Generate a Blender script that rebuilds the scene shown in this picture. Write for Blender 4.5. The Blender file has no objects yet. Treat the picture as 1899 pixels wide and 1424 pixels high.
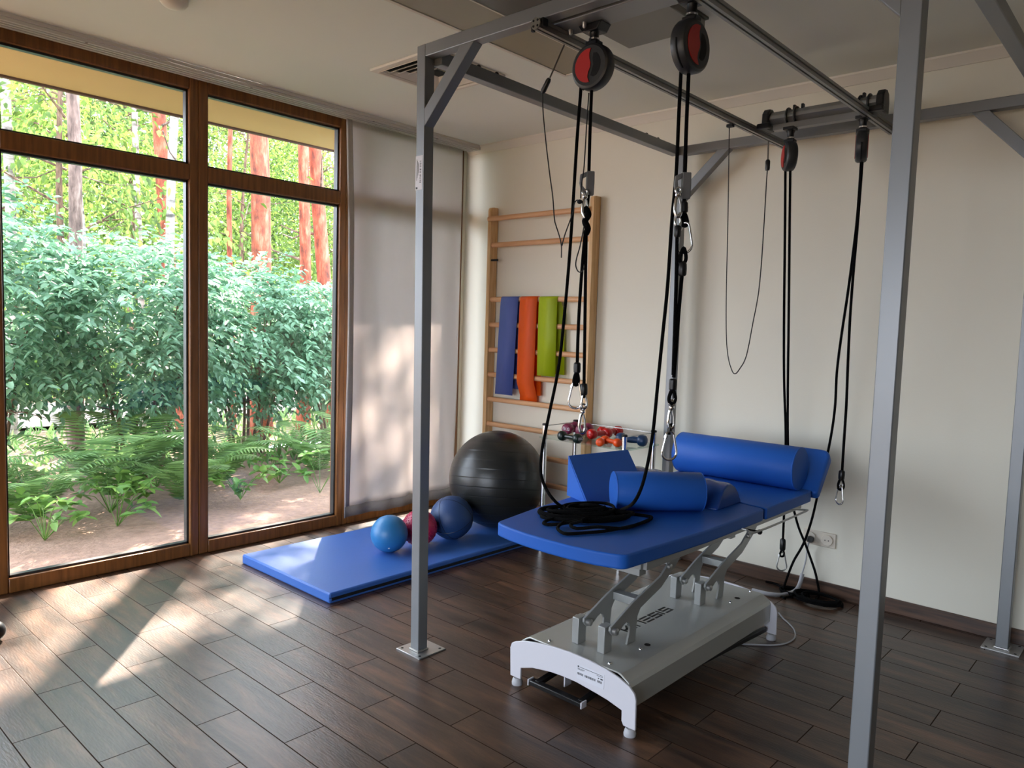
import bpy, math, random
import numpy as np
from mathutils import Vector, Matrix

SC = bpy.context.scene
COL = SC.collection
random.seed(7)
rng = np.random.default_rng(11)

# ------------------------------------------------------------------ camera
YAW, PITCH, ROLL = 0.736534253, 0.0765111134, 0.0306241398
FPX, CX, CY, CAMZ = 1400.0, 949.5, 712.0, 1.38
_f = np.array([-math.sin(YAW) * math.cos(PITCH), math.cos(YAW) * math.cos(PITCH), -math.sin(PITCH)])
_r = np.array([math.cos(YAW), math.sin(YAW), 0.0])
_u = np.cross(_r, _f)
_r2 = math.cos(ROLL) * _r + math.sin(ROLL) * _u
_u2 = -math.sin(ROLL) * _r + math.cos(ROLL) * _u
CAMPOS = np.array([0, 0, CAMZ])
cd = bpy.data.cameras.new('camera')
cd.sensor_fit = 'HORIZONTAL'; cd.sensor_width = 36.0
cd.lens = FPX / 1899.0 * 36.0
cd.clip_start = 0.05; cd.clip_end = 300
cam = bpy.data.objects.new('camera', cd); COL.objects.link(cam)
cam.matrix_world = Matrix(((_r2[0], _u2[0], -_f[0], 0), (_r2[1], _u2[1], -_f[1], 0), (_r2[2], _u2[2], -_f[2], CAMZ), (0, 0, 0, 1)))
SC.camera = cam

# ------------------------------------------------------------------ light
SUN_EL = math.radians(42.0)
SUN_DIR = Vector((-0.774 * math.cos(SUN_EL), 0.633 * math.cos(SUN_EL), math.sin(SUN_EL)))
SKY_STRENGTH = 3.0
SUN_STRENGTH = 13.5
w = bpy.data.worlds.new('sky'); SC.world = w; w.use_nodes = True
nt = w.node_tree; bg = nt.nodes['Background']
tc = nt.nodes.new('ShaderNodeTexCoord'); sx = nt.nodes.new('ShaderNodeSeparateXYZ'); rp = nt.nodes.new('ShaderNodeValToRGB')
nt.links.new(tc.outputs['Generated'], sx.inputs[0]); nt.links.new(sx.outputs['Z'], rp.inputs[0])
rp.color_ramp.elements[0].position = 0.0; rp.color_ramp.elements[0].color = (0.80, 0.88, 1.0, 1)
rp.color_ramp.elements[1].position = 0.7; rp.color_ramp.elements[1].color = (0.76, 0.86, 1.0, 1)
nt.links.new(rp.outputs[0], bg.inputs[0]); bg.inputs[1].default_value = SKY_STRENGTH
sd = bpy.data.lights.new('sun', 'SUN'); sd.energy = SUN_STRENGTH; sd.angle = math.radians(0.9); sd.color = (1.0, 0.86, 0.72)
sun = bpy.data.objects.new('sun', sd); COL.objects.link(sun)
sun.rotation_euler = (-SUN_DIR).to_track_quat('-Z', 'Y').to_euler(); sun.location = (-20, 16, 18)

def portal(name, loc, direction, sx_, sy_):
    l = bpy.data.lights.new(name, 'AREA'); l.shape = 'RECTANGLE'; l.size = sx_; l.size_y = sy_; l.energy = 1
    l.cycles.is_portal = True
    o = bpy.data.objects.new(name, l); COL.objects.link(o); o.location = loc
    o.rotation_euler = Vector(direction).to_track_quat('-Z', 'Y').to_euler()
portal('daylight_portal', (-4.34, 2.0, 1.35), (1, 0, 0), 4.1, 2.62)
portal('daylight_portal', (-1.2, -3.34, 1.1), (0, 1, 0), 3.7, 2.0)

vs = SC.view_settings
vs.view_transform = 'Standard'; vs.look = 'None'; vs.exposure = 1.95; vs.gamma = 1.0; vs.use_curve_mapping = False
SC.cycles.max_bounces = 10; SC.cycles.diffuse_bounces = 6; SC.cycles.glossy_bounces = 4
SC.cycles.transparent_max_bounces = 24; SC.cycles.transmission_bounces = 4
SC.cycles.sample_clamp_indirect = 6.0
SC.cycles.caustics_reflective = False; SC.cycles.caustics_refractive = False
SC.cycles.use_denoising = True

# ------------------------------------------------------------------ pixel rays (each point sits at its own real depth)
def ray(px, py):
    a, b = (px - CX) / FPX, (py - CY) / FPX
    return _r2 * a - _u2 * b + _f
def at_x(px, py, X):
    d = ray(px, py); return Vector(CAMPOS + d * (X / d[0]))
def at_y(px, py, Y):
    d = ray(px, py); return Vector(CAMPOS + d * (Y / d[1]))
def at_z(px, py, Z):
    d = ray(px, py); return Vector(CAMPOS + d * ((Z - CAMZ) / d[2]))

# ------------------------------------------------------------------ materials
def srgb(h):
    h = h.lstrip('#'); out = []
    for i in (0, 2, 4):
        c = int(h[i:i + 2], 16) / 255
        out.append(c / 12.92 if c <= 0.04045 else ((c + 0.055) / 1.055) ** 2.4)
    return tuple(out) + (1,)
MATS = {}
def mat(name, col, rough=0.5, metal=0.0, noise=0.0, nscale=8.0, bump=0.0, bscale=60.0, coat=0.0, spec=0.5, sheen=0.0):
    """principled material with a procedural colour variation and bump"""
    m = bpy.data.materials.new(name); m.use_nodes = True; MATS[name] = m
    n, l = m.node_tree.nodes, m.node_tree.links
    b = n['Principled BSDF']; c = srgb(col) if isinstance(col, str) else col
    b.inputs['Base Color'].default_value = c; b.inputs['Roughness'].default_value = rough; b.inputs['Metallic'].default_value = metal
    b.inputs['Coat Weight'].default_value = coat; b.inputs['Specular IOR Level'].default_value = spec
    b.inputs['Sheen Weight'].default_value = sheen
    tcn = n.new('ShaderNodeTexCoord')
    if noise:
        t = n.new('ShaderNodeTexNoise'); t.inputs['Scale'].default_value = nscale; t.inputs['Detail'].default_value = 5
        l.new(tcn.outputs['Object'], t.inputs['Vector'])
        mx = n.new('ShaderNodeMix'); mx.data_type = 'RGBA'
        mx.inputs['A'].default_value = tuple(x * (1 - noise) for x in c[:3]) + (1,)
        mx.inputs['B'].default_value = tuple(min(1, x * (1 + noise)) for x in c[:3]) + (1,)
        l.new(t.outputs['Fac'], mx.inputs['Factor']); l.new(mx.outputs['Result'], b.inputs['Base Color'])
    if bump:
        t = n.new('ShaderNodeTexNoise'); t.inputs['Scale'].default_value = bscale; t.inputs['Detail'].default_value = 4
        l.new(tcn.outputs['Object'], t.inputs['Vector'])
        bp = n.new('ShaderNodeBump'); bp.inputs['Strength'].default_value = bump; bp.inputs['Distance'].default_value = 0.01
        l.new(t.outputs['Fac'], bp.inputs['Height']); l.new(bp.outputs[0], b.inputs['Normal'])
    return m

def wood(name, dark, light, axis, rough=0.45, scale=1.0):
    m = mat(name, light, rough); n, l = m.node_tree.nodes, m.node_tree.links; b = n['Principled BSDF']
    tcn = n.new('ShaderNodeTexCoord'); mp = n.new('ShaderNodeMapping')
    s = [26 * scale] * 3; s[axis] = 1.6 * scale; mp.inputs['Scale'].default_value = s
    t = n.new('ShaderNodeTexNoise'); t.inputs['Scale'].default_value = 2.0; t.inputs['Detail'].default_value = 6; t.inputs['Distortion'].default_value = 0.6
    rpn = n.new('ShaderNodeValToRGB'); rpn.color_ramp.elements[0].color = srgb(dark); rpn.color_ramp.elements[1].color = srgb(light)
    rpn.color_ramp.elements[0].position = 0.3; rpn.color_ramp.elements[1].position = 0.7
    l.new(tcn.outputs['Object'], mp.inputs[0]); l.new(mp.outputs[0], t.inputs['Vector']); l.new(t.outputs['Fac'], rpn.inputs[0]); l.new(rpn.outputs[0], b.inputs['Base Color'])
    bp = n.new('ShaderNodeBump'); bp.inputs['Strength'].default_value = 0.08; bp.inputs['Distance'].default_value = 0.004
    l.new(t.outputs['Fac'], bp.inputs['Height']); l.new(bp.outputs[0], b.inputs['Normal'])
    return m

def floor_mat(name, ox, oy, swap=False, gain=1.0):
    """wood-look ceramic planks 0.60 x 0.153 m in half bond"""
    m = mat(name, '#4a3a30', 0.33, spec=0.7); n, l = m.node_tree.nodes, m.node_tree.links; b = n['Principled BSDF']
    tcn = n.new('ShaderNodeTexCoord'); mp = n.new('ShaderNodeMapping'); mp.inputs['Location'].default_value = (ox, oy, 0)
    l.new(tcn.outputs['Object'], mp.inputs[0])
    br = n.new('ShaderNodeTexBrick'); br.offset = 0.5; br.offset_frequency = 2; br.squash = 1.0
    for k, v in (('Scale', 1.0), ('Brick Width', 0.6), ('Row Height', 0.153), ('Mortar Size', 0.0021), ('Mortar Smooth', 0.15), ('Bias', 0.0)):
        br.inputs[k].default_value = v
    br.inputs['Color1'].default_value = (0, 0, 0, 1); br.inputs['Color2'].default_value = (1, 1, 1, 1); br.inputs['Mortar'].default_value = (0.5, 0.5, 0.5, 1)
    l.new(mp.outputs[0], br.inputs['Vector'])
    mp2 = n.new('ShaderNodeMapping'); mp2.inputs['Scale'].default_value = (1.3, 9.0, 1.0); l.new(mp.outputs[0], mp2.inputs[0])
    wv = n.new('ShaderNodeMath'); wv.operation = 'MULTIPLY'; wv.inputs[1].default_value = 37.0; l.new(br.outputs['Color'], wv.inputs[0])
    t = n.new('ShaderNodeTexNoise'); t.noise_dimensions = '4D'; t.inputs['Scale'].default_value = 1.7; t.inputs['Detail'].default_value = 7; t.inputs['Roughness'].default_value = 0.62; t.inputs['Distortion'].default_value = 0.5
    l.new(mp2.outputs[0], t.inputs['Vector']); l.new(wv.outputs[0], t.inputs['W'])
    rpn = n.new('ShaderNodeValToRGB'); e = rpn.color_ramp.elements
    e[0].position = 0.32; e[0].color = tuple(c * gain for c in srgb('#2a1d16')[:3]) + (1,)
    e[1].position = 0.72; e[1].color = tuple(c * gain for c in srgb('#7c5841')[:3]) + (1,)
    x = e.new(0.5); x.color = tuple(c * gain for c in srgb('#4f392b')[:3]) + (1,)
    l.new(t.outputs['Fac'], rpn.inputs[0])
    hs = n.new('ShaderNodeHueSaturation'); mr = n.new('ShaderNodeMapRange'); mr.inputs['To Min'].default_value = 0.8; mr.inputs['To Max'].default_value = 1.2
    l.new(br.outputs['Color'], mr.inputs[0]); l.new(mr.outputs[0], hs.inputs['Value']); l.new(rpn.outputs[0], hs.inputs['Color'])
    mx = n.new('ShaderNodeMix'); mx.data_type = 'RGBA'; mx.inputs['B'].default_value = srgb('#32271f')
    l.new(br.outputs['Fac'], mx.inputs['Factor']); l.new(hs.outputs[0], mx.inputs['A']); l.new(mx.outputs['Result'], b.inputs['Base Color'])
    rg = n.new('ShaderNodeMapRange'); rg.inputs['To Min'].default_value = 0.33; rg.inputs['To Max'].default_value = 0.95; l.new(br.outputs['Fac'], rg.inputs[0]); l.new(rg.outputs[0], b.inputs['Roughness'])
    sg = n.new('ShaderNodeMapRange'); sg.inputs['To Min'].default_value = 0.7; sg.inputs['To Max'].default_value = 0.05; l.new(br.outputs['Fac'], sg.inputs[0]); l.new(sg.outputs[0], b.inputs['Specular IOR Level'])
    # fine scraped grain + sunk joints
    t2 = n.new('ShaderNodeTexNoise'); t2.inputs['Scale'].default_value = 30; t2.inputs['Detail'].default_value = 4
    mp3 = n.new('ShaderNodeMapping'); mp3.inputs['Scale'].default_value = (1, 5, 1); l.new(mp.outputs[0], mp3.inputs[0]); l.new(mp3.outputs[0], t2.inputs['Vector'])
    ad = n.new('ShaderNodeMath'); ad.operation = 'MULTIPLY_ADD'; ad.inputs[1].default_value = -2.0
    l.new(br.outputs['Fac'], ad.inputs[0]); l.new(t2.outputs['Fac'], ad.inputs[2])
    bp = n.new('ShaderNodeBump'); bp.inputs['Strength'].default_value = 0.22; bp.inputs['Distance'].default_value = 0.004
    l.new(ad.outputs[0], bp.inputs['Height']); l.new(bp.outputs[0], b.inputs['Normal'])
    return m

def glass_mat(name, tint=(1, 1, 1, 1), ior=1.45):
    m = bpy.data.materials.new(name); m.use_nodes = True; MATS[name] = m
    n, l = m.node_tree.nodes, m.node_tree.links
    for x in list(n): n.remove(x)
    o = n.new('ShaderNodeOutputMaterial'); tr = n.new('ShaderNodeBsdfTransparent'); tr.inputs[0].default_value = tint
    g = n.new('ShaderNodeBsdfGlossy'); g.inputs['Roughness'].default_value = 0.01; fr = n.new('ShaderNodeFresnel')
    ge = n.new('ShaderNodeNewGeometry'); mr = n.new('ShaderNodeMapRange'); mr.inputs['To Min'].default_value = ior; mr.inputs['To Max'].default_value = 1 / ior   # same reflectance on both sides of the thin sheet
    l.new(ge.outputs['Backfacing'], mr.inputs[0]); l.new(mr.outputs[0], fr.inputs[0])
    mx = n.new('ShaderNodeMixShader'); l.new(fr.outputs[0], mx.inputs[0]); l.new(tr.outputs[0], mx.inputs[1]); l.new(g.outputs[0], mx.inputs[2]); l.new(mx.outputs[0], o.inputs[0])
    return m

def leaf_mat(name, cols, trans=0.35, rough=0.45):
    """leaf colours picked per leaf, diffuse + light passing through"""
    m = mat(name, cols[0], rough); n, l = m.node_tree.nodes, m.node_tree.links; b = n['Principled BSDF']; o = n['Material Output']
    ge = n.new('ShaderNodeNewGeometry'); rpn = n.new('ShaderNodeValToRGB'); e = rpn.color_ramp.elements
    e[0].color = srgb(cols[0]); e[1].color = srgb(cols[-1])
    for i, c in enumerate(cols[1:-1]):
        x = e.new((i + 1) / (len(cols) - 1)); x.color = srgb(c)
    l.new(ge.outputs['Random Per Island'], rpn.inputs[0]); l.new(rpn.outputs[0], b.inputs['Base Color'])
    tl = n.new('ShaderNodeBsdfTranslucent'); hs = n.new('ShaderNodeHueSaturation'); hs.inputs['Hue'].default_value = 0.485; hs.inputs['Saturation'].default_value = 0.9; hs.inputs['Value'].default_value = 1.25
    l.new(rpn.outputs[0], hs.inputs['Color']); l.new(hs.outputs[0], tl.inputs[0])
    mx = n.new('ShaderNodeMixShader'); mx.inputs[0].default_value = trans
    l.new(b.outputs[0], mx.inputs[1]); l.new(tl.outputs[0], mx.inputs[2]); l.new(mx.outputs[0], o.inputs[0])
    return m

def bark_mat(name, cols, scale=(6, 6, 1.2), bump=0.8):
    m = mat(name, cols[0], 0.9); n, l = m.node_tree.nodes, m.node_tree.links; b = n['Principled BSDF']
    tcn = n.new('ShaderNodeTexCoord'); mp = n.new('ShaderNodeMapping'); mp.inputs['Scale'].default_value = scale
    t = n.new('ShaderNodeTexNoise'); t.inputs['Scale'].default_value = 3; t.inputs['Detail'].default_value = 6; t.inputs['Roughness'].default_value = 0.65
    rpn = n.new('ShaderNodeValToRGB'); e = rpn.color_ramp.elements
    e[0].position = 0.35; e[1].position = 0.68; e[0].color = srgb(cols[0]); e[1].color = srgb(cols[-1])
    for i, c in enumerate(cols[1:-1]):
        x = e.new(0.35 + 0.33 * (i + 1) / (len(cols) - 1)); x.color = srgb(c)
    l.new(tcn.outputs['Object'], mp.inputs[0]); l.new(mp.outputs[0], t.inputs['Vector']); l.new(t.outputs['Fac'], rpn.inputs[0]); l.new(rpn.outputs[0], b.inputs['Base Color'])
    bp = n.new('ShaderNodeBump'); bp.inputs['Strength'].default_value = bump; bp.inputs['Distance'].default_value = 0.03
    l.new(t.outputs['Fac'], bp.inputs['Height']); l.new(bp.outputs[0], b.inputs['Normal'])
    return m

M_wall = mat('wall_paint', '#e6e2d3', 0.9, noise=0.03, nscale=2, bump=0.05, bscale=120)
M_dim = mat('bounce_cut_grey', '#6c6a69', 0.85, noise=0.05, nscale=2)  # dark tone put in to cut light bounced off this unseen wall
M_ceil = mat('ceiling_paint', '#e4e6dd', 0.9, noise=0.02, nscale=1.5)
M_corn = mat('cornice_white', '#e6e0d4', 0.7)
M_floor = floor_mat('plank_tiles', 3.614 + 60.0, -0.972 + 15.3, gain=0.85)
M_base = wood('skirting_tiles', '#33251e', '#5e4434', 0, 0.4)
M_frame_w = wood('window_wood', '#6a4220', '#8d5c2f', 2, 0.35)
M_glass = glass_mat('window_glass')
M_shelfglass = glass_mat('shelf_glass', (0.86, 0.94, 0.9, 1))
M_grey = mat('grey_paint', '#818487', 0.36, 0.25, noise=0.03, nscale=5)
M_alu = mat('aluminium', '#8d8e8c', 0.36, 0.45)
M_chrome = mat('chrome', '#e6e6e8', 0.12, 1.0)
M_steel = mat('bare_steel', '#b9b9b7', 0.35, 0.8, noise=0.08, nscale=20)
M_black = mat('black_plastic', '#0d0d0e', 0.4)
M_rubber = mat('dark_grey_plastic', '#2c2d2e', 0.42)
M_hole = mat('dark_hole', '#050505', 0.9)
M_red = mat('red_plastic', '#b3201c', 0.45)
M_rope = mat('black_rope', '#050506', 0.95, spec=0.15, bump=0.6, bscale=300)
M_cord = mat('black_cord', '#141416', 0.7)
M_elastic = mat('grey_elastic', '#6b6660', 0.7)
M_cleat = mat('grey_plastic', '#6f7173', 0.45)
M_white = mat('white_metal', '#d6d5dc', 0.35)
M_lift = mat('silver_paint', '#a6a8a6', 0.34, 0.3)
M_deck = mat('deck_paint', '#b9bbb7', 0.25, 0.2)
M_foot = mat('grey_rubber', '#b4b5ba', 0.5)
M_vinyl = mat('blue_vinyl', '#2560bc', 0.5, spec=0.25, noise=0.04, nscale=3, bump=0.04, bscale=250)
M_mat = mat('blue_mat_vinyl', '#3c69b8', 0.42, spec=0.35, noise=0.04, nscale=3, bump=0.06, bscale=40)
M_velcro = mat('black_velcro', '#0b0c10', 0.9)
M_birchw = wood('pine_wood', '#c99c66', '#e2be8c', 2, 0.5)
M_rung = wood('rung_wood', '#c48d60', '#deae80', 0, 0.45)
M_bandb = mat('band_blue', '#5f72bc', 0.55)
M_bando = mat('band_orange', '#f4640c', 0.5)
M_bandg = mat('band_green', '#b8cc14', 0.5)

M_curt = mat('curtain_linen', '#d6d0cc', 0.95, noise=0.04, nscale=30, bump=0.05, bscale=400)
def see_through(m, amount, col):
    n, l = m.node_tree.nodes, m.node_tree.links; tl = n.new('ShaderNodeBsdfTranslucent'); tl.inputs[0].default_value = srgb(col)
    mx = n.new('ShaderNodeMixShader'); mx.inputs[0].default_value = amount; l.new(n['Principled BSDF'].outputs[0], mx.inputs[1]); l.new(tl.outputs[0], mx.inputs[2]); l.new(mx.outputs[0], n['Material Output'].inputs[0])
for _m, _c in ((M_bandb, '#6f82cc'), (M_bando, '#ff7414'), (M_bandg, '#c8dc20')): see_through(_m, 0.3, _c)
see_through(M_curt, 0.5, '#e2dcda')
M_side = mat('curtain_side_hem', '#b5afa8', 0.95, noise=0.1, nscale=50)
M_hem = mat('curtain_hem', '#a5a09c', 0.95, noise=0.15, nscale=60)
see_through(M_hem, 0.35, '#a8a4a2')
M_track = mat('white_aluminium', '#cfcdc8', 0.4)
M_vent = mat('vent_white', '#d9d2c6', 0.5)
M_panel = mat('satin_panel', '#8c8570', 0.3)
M_panel2 = mat('dark_panel', '#3c3b34', 0.3)
M_lum = mat('luminaire_grey', '#77766f', 0.35, noise=0.05, nscale=2)
M_sock = mat('socket_plastic', '#d8cfc0', 0.4)
M_label = mat('label_white', '#d9dae2', 0.5)
M_ink = mat('label_ink', '#23242a', 0.6)
M_text = mat('deck_lettering', '#0b0b0b', 0.5)
M_eave = mat('eave_render', '#a68e58', 0.9, noise=0.04, nscale=6)
M_fascia = mat('eave_edge', '#4a3222', 0.7)
M_soil = mat('bark_soil', '#94796a', 1.0, noise=0.45, nscale=22, bump=1.0, bscale=40)
M_path = mat('path_gravel', '#776e69', 1.0, noise=0.12, nscale=14)
M_forest = mat('forest_floor', '#75634e', 1.0, noise=0.35, nscale=3.5, bump=0.8, bscale=9)
# ------------------------------------------------------------------ mesh helpers
def wloc(o):
    v = Vector((0, 0, 0))
    while o is not None:
        v = v + o.location; o = o.parent
    return v

class MB:
    """collects shapes; build() links them as one mesh object"""
    def __init__(self): self.v = []; self.f = []; self.e = []
    def add(self, vs_, fs_):
        k = len(self.v); self.v += [tuple(x) for x in vs_]; self.f += [tuple(i + k for i in q) for q in fs_]; return self
    def box(self, a, b):
        (x0, y0, z0), (x1, y1, z1) = a, b
        x0, x1 = min(x0, x1), max(x0, x1); y0, y1 = min(y0, y1), max(y0, y1); z0, z1 = min(z0, z1), max(z0, z1)
        vs_ = [(x0, y0, z0), (x1, y0, z0), (x1, y1, z0), (x0, y1, z0), (x0, y0, z1), (x1, y0, z1), (x1, y1, z1), (x0, y1, z1)]
        return self.add(vs_, [(0, 3, 2, 1), (4, 5, 6, 7), (0, 1, 5, 4), (1, 2, 6, 5), (2, 3, 7, 6), (3, 0, 4, 7)])
    def beam(self, p, q, wd, ht, up=(0, 0, 1)):
        p, q = Vector(p), Vector(q); d = (q - p).normalized(); up = Vector(up)
        s = d.cross(up).normalized() * (wd / 2); u = s.cross(d).normalized() * (ht / 2)
        vs_ = [p - s - u, p + s - u, p + s + u, p - s + u, q - s - u, q + s - u, q + s + u, q - s + u]
        return self.add(vs_, [(0, 1, 2, 3), (5, 4, 7, 6), (1, 0, 4, 5), (2, 1, 5, 6), (3, 2, 6, 7), (0, 3, 7, 4)])
    def cyl(self, p, q, r0, r1=None, n=20, caps=True):
        r1 = r0 if r1 is None else r1
        return self.lathe([(0, r0), (1, r1)], p, q, n, caps)
    def lathe(self, prof, p, q, n=24, caps=True):
        """prof: (t along p->q, radius)"""
        p, q = Vector(p), Vector(q); d = (q - p); dn = d.normalized()
        a = dn.cross(Vector((0, 0, 1)) if abs(dn.z) < 0.9 else Vector((1, 0, 0))).normalized(); b = dn.cross(a)
        vs_, fs_ = [], []
        for t, r in prof:
            c = p + d * t
            for i in range(n):
                th = 2 * math.pi * i / n; vs_.append(c + a * (r * math.cos(th)) + b * (r * math.sin(th)))
        for j in range(len(prof) - 1):
            for i in range(n):
                k = (i + 1) % n; fs_.append((j * n + i, (j + 1) * n + i, (j + 1) * n + k, j * n + k))
        if caps:
            fs_.append(tuple(range(n))); m = (len(prof) - 1) * n; fs_.append(tuple(m + i for i in reversed(range(n))))
        return self.add(vs_, fs_)
    def tube(self, pts, r, n=8, closed=False):
        pts = [Vector(p) for p in pts]; N = len(pts)
        rs = r if isinstance(r, (list, tuple)) else [r] * N
        T = []
        for i in range(N):
            a = pts[(i - 1) % N] if (closed or i > 0) else pts[0]; b = pts[(i + 1) % N] if (closed or i < N - 1) else pts[-1]
            t = (b - a); T.append(t.normalized() if t.length > 1e-9 else Vector((0, 0, 1)))
        u = T[0].cross(Vector((0.3, 0.5, 0.81))).normalized(); vs_ = []
        for i in range(N):
            u = (u - T[i] * u.dot(T[i])).normalized(); v = T[i].cross(u)
            for k in range(n):
                th = 2 * math.pi * k / n; vs_.append(pts[i] + (u * math.cos(th) + v * math.sin(th)) * rs[i])
        fs_ = []
        for i in range(N if closed else N - 1):
            j = (i + 1) % N; off = 0
            if closed and j == 0:
                off = min(range(n), key=lambda s: (Vector(vs_[i * n]) - Vector(vs_[s])).length)
            for k in range(n):
                k2 = (k + 1) % n; fs_.append((i * n + k, i * n + k2, j * n + (k2 + off) % n, j * n + (k + off) % n))
        if not closed:
            fs_.append(tuple(reversed(range(n)))); fs_.append(tuple((N - 1) * n + k for k in range(n)))
        return self.add(vs_, fs_)
    def prism(self, out, f3, d):
        """outline (2-D list) mapped by f3 to 3-D, pushed along vector d"""
        d = Vector(d); a = [Vector(f3(*p)) for p in out]; n = len(a)
        return self.add(a + [p + d for p in a], [tuple(reversed(range(n))), tuple(range(n, 2 * n))] + [(i, (i + 1) % n, n + (i + 1) % n, n + i) for i in range(n)])
    def sphere(self, c, r, nu=32, nv=16, sc=(1, 1, 1)):
        c = Vector(c); vs_ = [c + Vector((0, 0, r * sc[2]))]; fs_ = []
        for j in range(1, nv):
            ph = math.pi * j / nv
            for i in range(nu):
                th = 2 * math.pi * i / nu
                vs_.append(c + Vector((r * sc[0] * math.sin(ph) * math.cos(th), r * sc[1] * math.sin(ph) * math.sin(th), r * sc[2] * math.cos(ph))))
        vs_.append(c - Vector((0, 0, r * sc[2]))); L = len(vs_) - 1
        for i in range(nu): fs_.append((0, 1 + i, 1 + (i + 1) % nu)); fs_.append((L, L - nu + (i + 1) % nu, L - nu + i))
        for j in range(nv - 2):
            for i in range(nu):
                a = 1 + j * nu + i; b = 1 + j * nu + (i + 1) % nu; fs_.append((a, a + nu, b + nu, b))
        return self.add(vs_, fs_)
    def build(self, name, m, parent=None, smooth=35, bevel=0, seg=2, local=False):
        me = bpy.data.meshes.new(name)
        o0 = Vector((0, 0, 0)) if (local or parent is None) else wloc(parent)
        me.from_pydata([Vector(x) - o0 for x in self.v], [], self.f); me.update()
        import bmesh
        bm = bmesh.new(); bm.from_mesh(me); bmesh.ops.recalc_face_normals(bm, faces=bm.faces); bm.to_mesh(me); bm.free()
        if smooth:
            me.shade_smooth(); me.set_sharp_from_angle(angle=math.radians(smooth))
        me.materials.append(m)
        o = bpy.data.objects.new(name, me); COL.objects.link(o)
        if parent is not None: o.parent = parent
        if bevel:
            md = o.modifiers.new('bevel', 'BEVEL'); md.width = bevel; md.segments = seg; md.limit_method = 'ANGLE'; md.angle_limit = math.radians(40)
            md.harden_normals = False
        return o

def tag(o, label=None, cat=None, group=None, kind=None):
    if label: o['label'] = label
    if cat: o['category'] = cat
    if group: o['group'] = group
    if kind: o['kind'] = kind
    return o
def thing(name, label, cat, loc=(0, 0, 0), group=None, kind=None):
    o = bpy.data.objects.new(name, None); COL.objects.link(o); o.location = loc; o.empty_display_size = 0.05
    return tag(o, label, cat, group, kind)
def copy_thing(src, loc=None, rot=None, label=None):
    def cp(o, par):
        c = o.copy(); COL.objects.link(c); c.parent = par
        for ch in o.children: cp(ch, c)
        return c
    c = cp(src, None)
    if loc is not None: c.location = loc
    if rot is not None: c.rotation_euler = rot
    if label: c['label'] = label
    return c
def smooth_path(pts, n=8):
    """Catmull-Rom through the points"""
    P = [Vector(p) for p in pts]; P = [P[0] * 2 - P[1]] + P + [P[-1] * 2 - P[-2]]; out = []
    for i in range(1, len(P) - 2):
        for k in range(n):
            t = k / n; a, b, c, d = P[i - 1], P[i], P[i + 1], P[i + 2]
            out.append(0.5 * ((2 * b) + (c - a) * t + (2 * a - 5 * b + 4 * c - d) * t * t + (3 * b - a - 3 * c + d) * t ** 3))
    out.append(P[-2]); return out
def round_rect(x0, y0, x1, y1, r, n=4):
    out = []
    for cx, cy, a0 in ((x1 - r, y1 - r, 0), (x0 + r, y1 - r, 90), (x0 + r, y0 + r, 180), (x1 - r, y0 + r, 270)):
        for k in range(n + 1):
            a = math.radians(a0 + 90 * k / n); out.append((cx + r * math.cos(a), cy + r * math.sin(a)))
    return out
def mesh_np(name, V, F, m, parent=None, smooth=False):
    """fast mesh from numpy arrays, F is (n,4)"""
    me = bpy.data.meshes.new(name)
    V = np.asarray(V, np.float32); F = np.asarray(F, np.int32); nf, k = F.shape
    if parent is not None: V = V - np.array(wloc(parent), np.float32)
    me.vertices.add(len(V)); me.vertices.foreach_set('co', V.ravel())
    me.loops.add(nf * k); me.loops.foreach_set('vertex_index', F.ravel())
    me.polygons.add(nf); me.polygons.foreach_set('loop_start', np.arange(0, nf * k, k, dtype=np.int32))
    me.update(calc_edges=True); me.validate()
    me.materials.append(m)
    o = bpy.data.objects.new(name, me); COL.objects.link(o)
    if parent is not None: o.parent = parent
    return o
def leaves(P, D, U, L, W, fold=0.25):
    """leaf quads: base P, direction D, up U, length L, width W"""
    n = len(P); D = D / np.linalg.norm(D, axis=1, keepdims=True); S = np.cross(D, U); S /= (np.linalg.norm(S, axis=1, keepdims=True) + 1e-9); N = np.cross(S, D)
    L = L[:, None]; W = W[:, None]
    up = N * W * fold
    V = np.stack([P, P + D * L * 0.3 + S * W * 0.5 + up, P + D * L * 0.7 + S * W * 0.38 + up * 0.7 - N * L * 0.05, P + D * L - N * L * 0.12,
                  P + D * L * 0.7 - S * W * 0.38 + up * 0.7 - N * L * 0.05, P + D * L * 0.3 - S * W * 0.5 + up], 1).reshape(-1, 3)
    b = (np.arange(n) * 6)[:, None]
    F = np.concatenate([b + np.array([[0, 1, 2, 3]]), b + np.array([[0, 3, 4, 5]])], 0)
    return V, F
# ------------------------------------------------------------------ the room
WX, BY, CZ = -4.216, 4.064, 2.703            # window face, back wall, ceiling
RX, RY = 6.0, -3.2                            # right wall, rear wall
def struct(name, b, m, label, parent=None, **k):
    o = b.build(name, m, parent, **k)
    if parent is None: tag(o, label, name.split('_')[0], kind='structure')
    return o
struct('floor', MB().box((WX - 0.02, RY, -0.12), (RX, BY + 0.02, 0)), M_floor, 'dark wood-look plank floor laid in half bond', smooth=0)
struct('ceiling', MB().box((-4.47, RY - 0.25, CZ), (RX + 0.2, BY + 0.25, CZ + 0.2)), M_ceil, 'plain off-white ceiling of the room', smooth=0)
struct('wall_back', MB().box((-4.47, BY, -0.12), (RX + 0.2, BY + 0.25, CZ)), M_wall, 'off-white back wall behind the wall bars and table', smooth=0)
struct('wall_right', MB().box((RX, RY - 0.25, -0.12), (RX + 0.2, BY, CZ)), M_dim, 'unseen wall at the far right of the room, toned grey to cut bounced light', smooth=0)
b = MB()                                       # rear wall with a wide window opening
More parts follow.
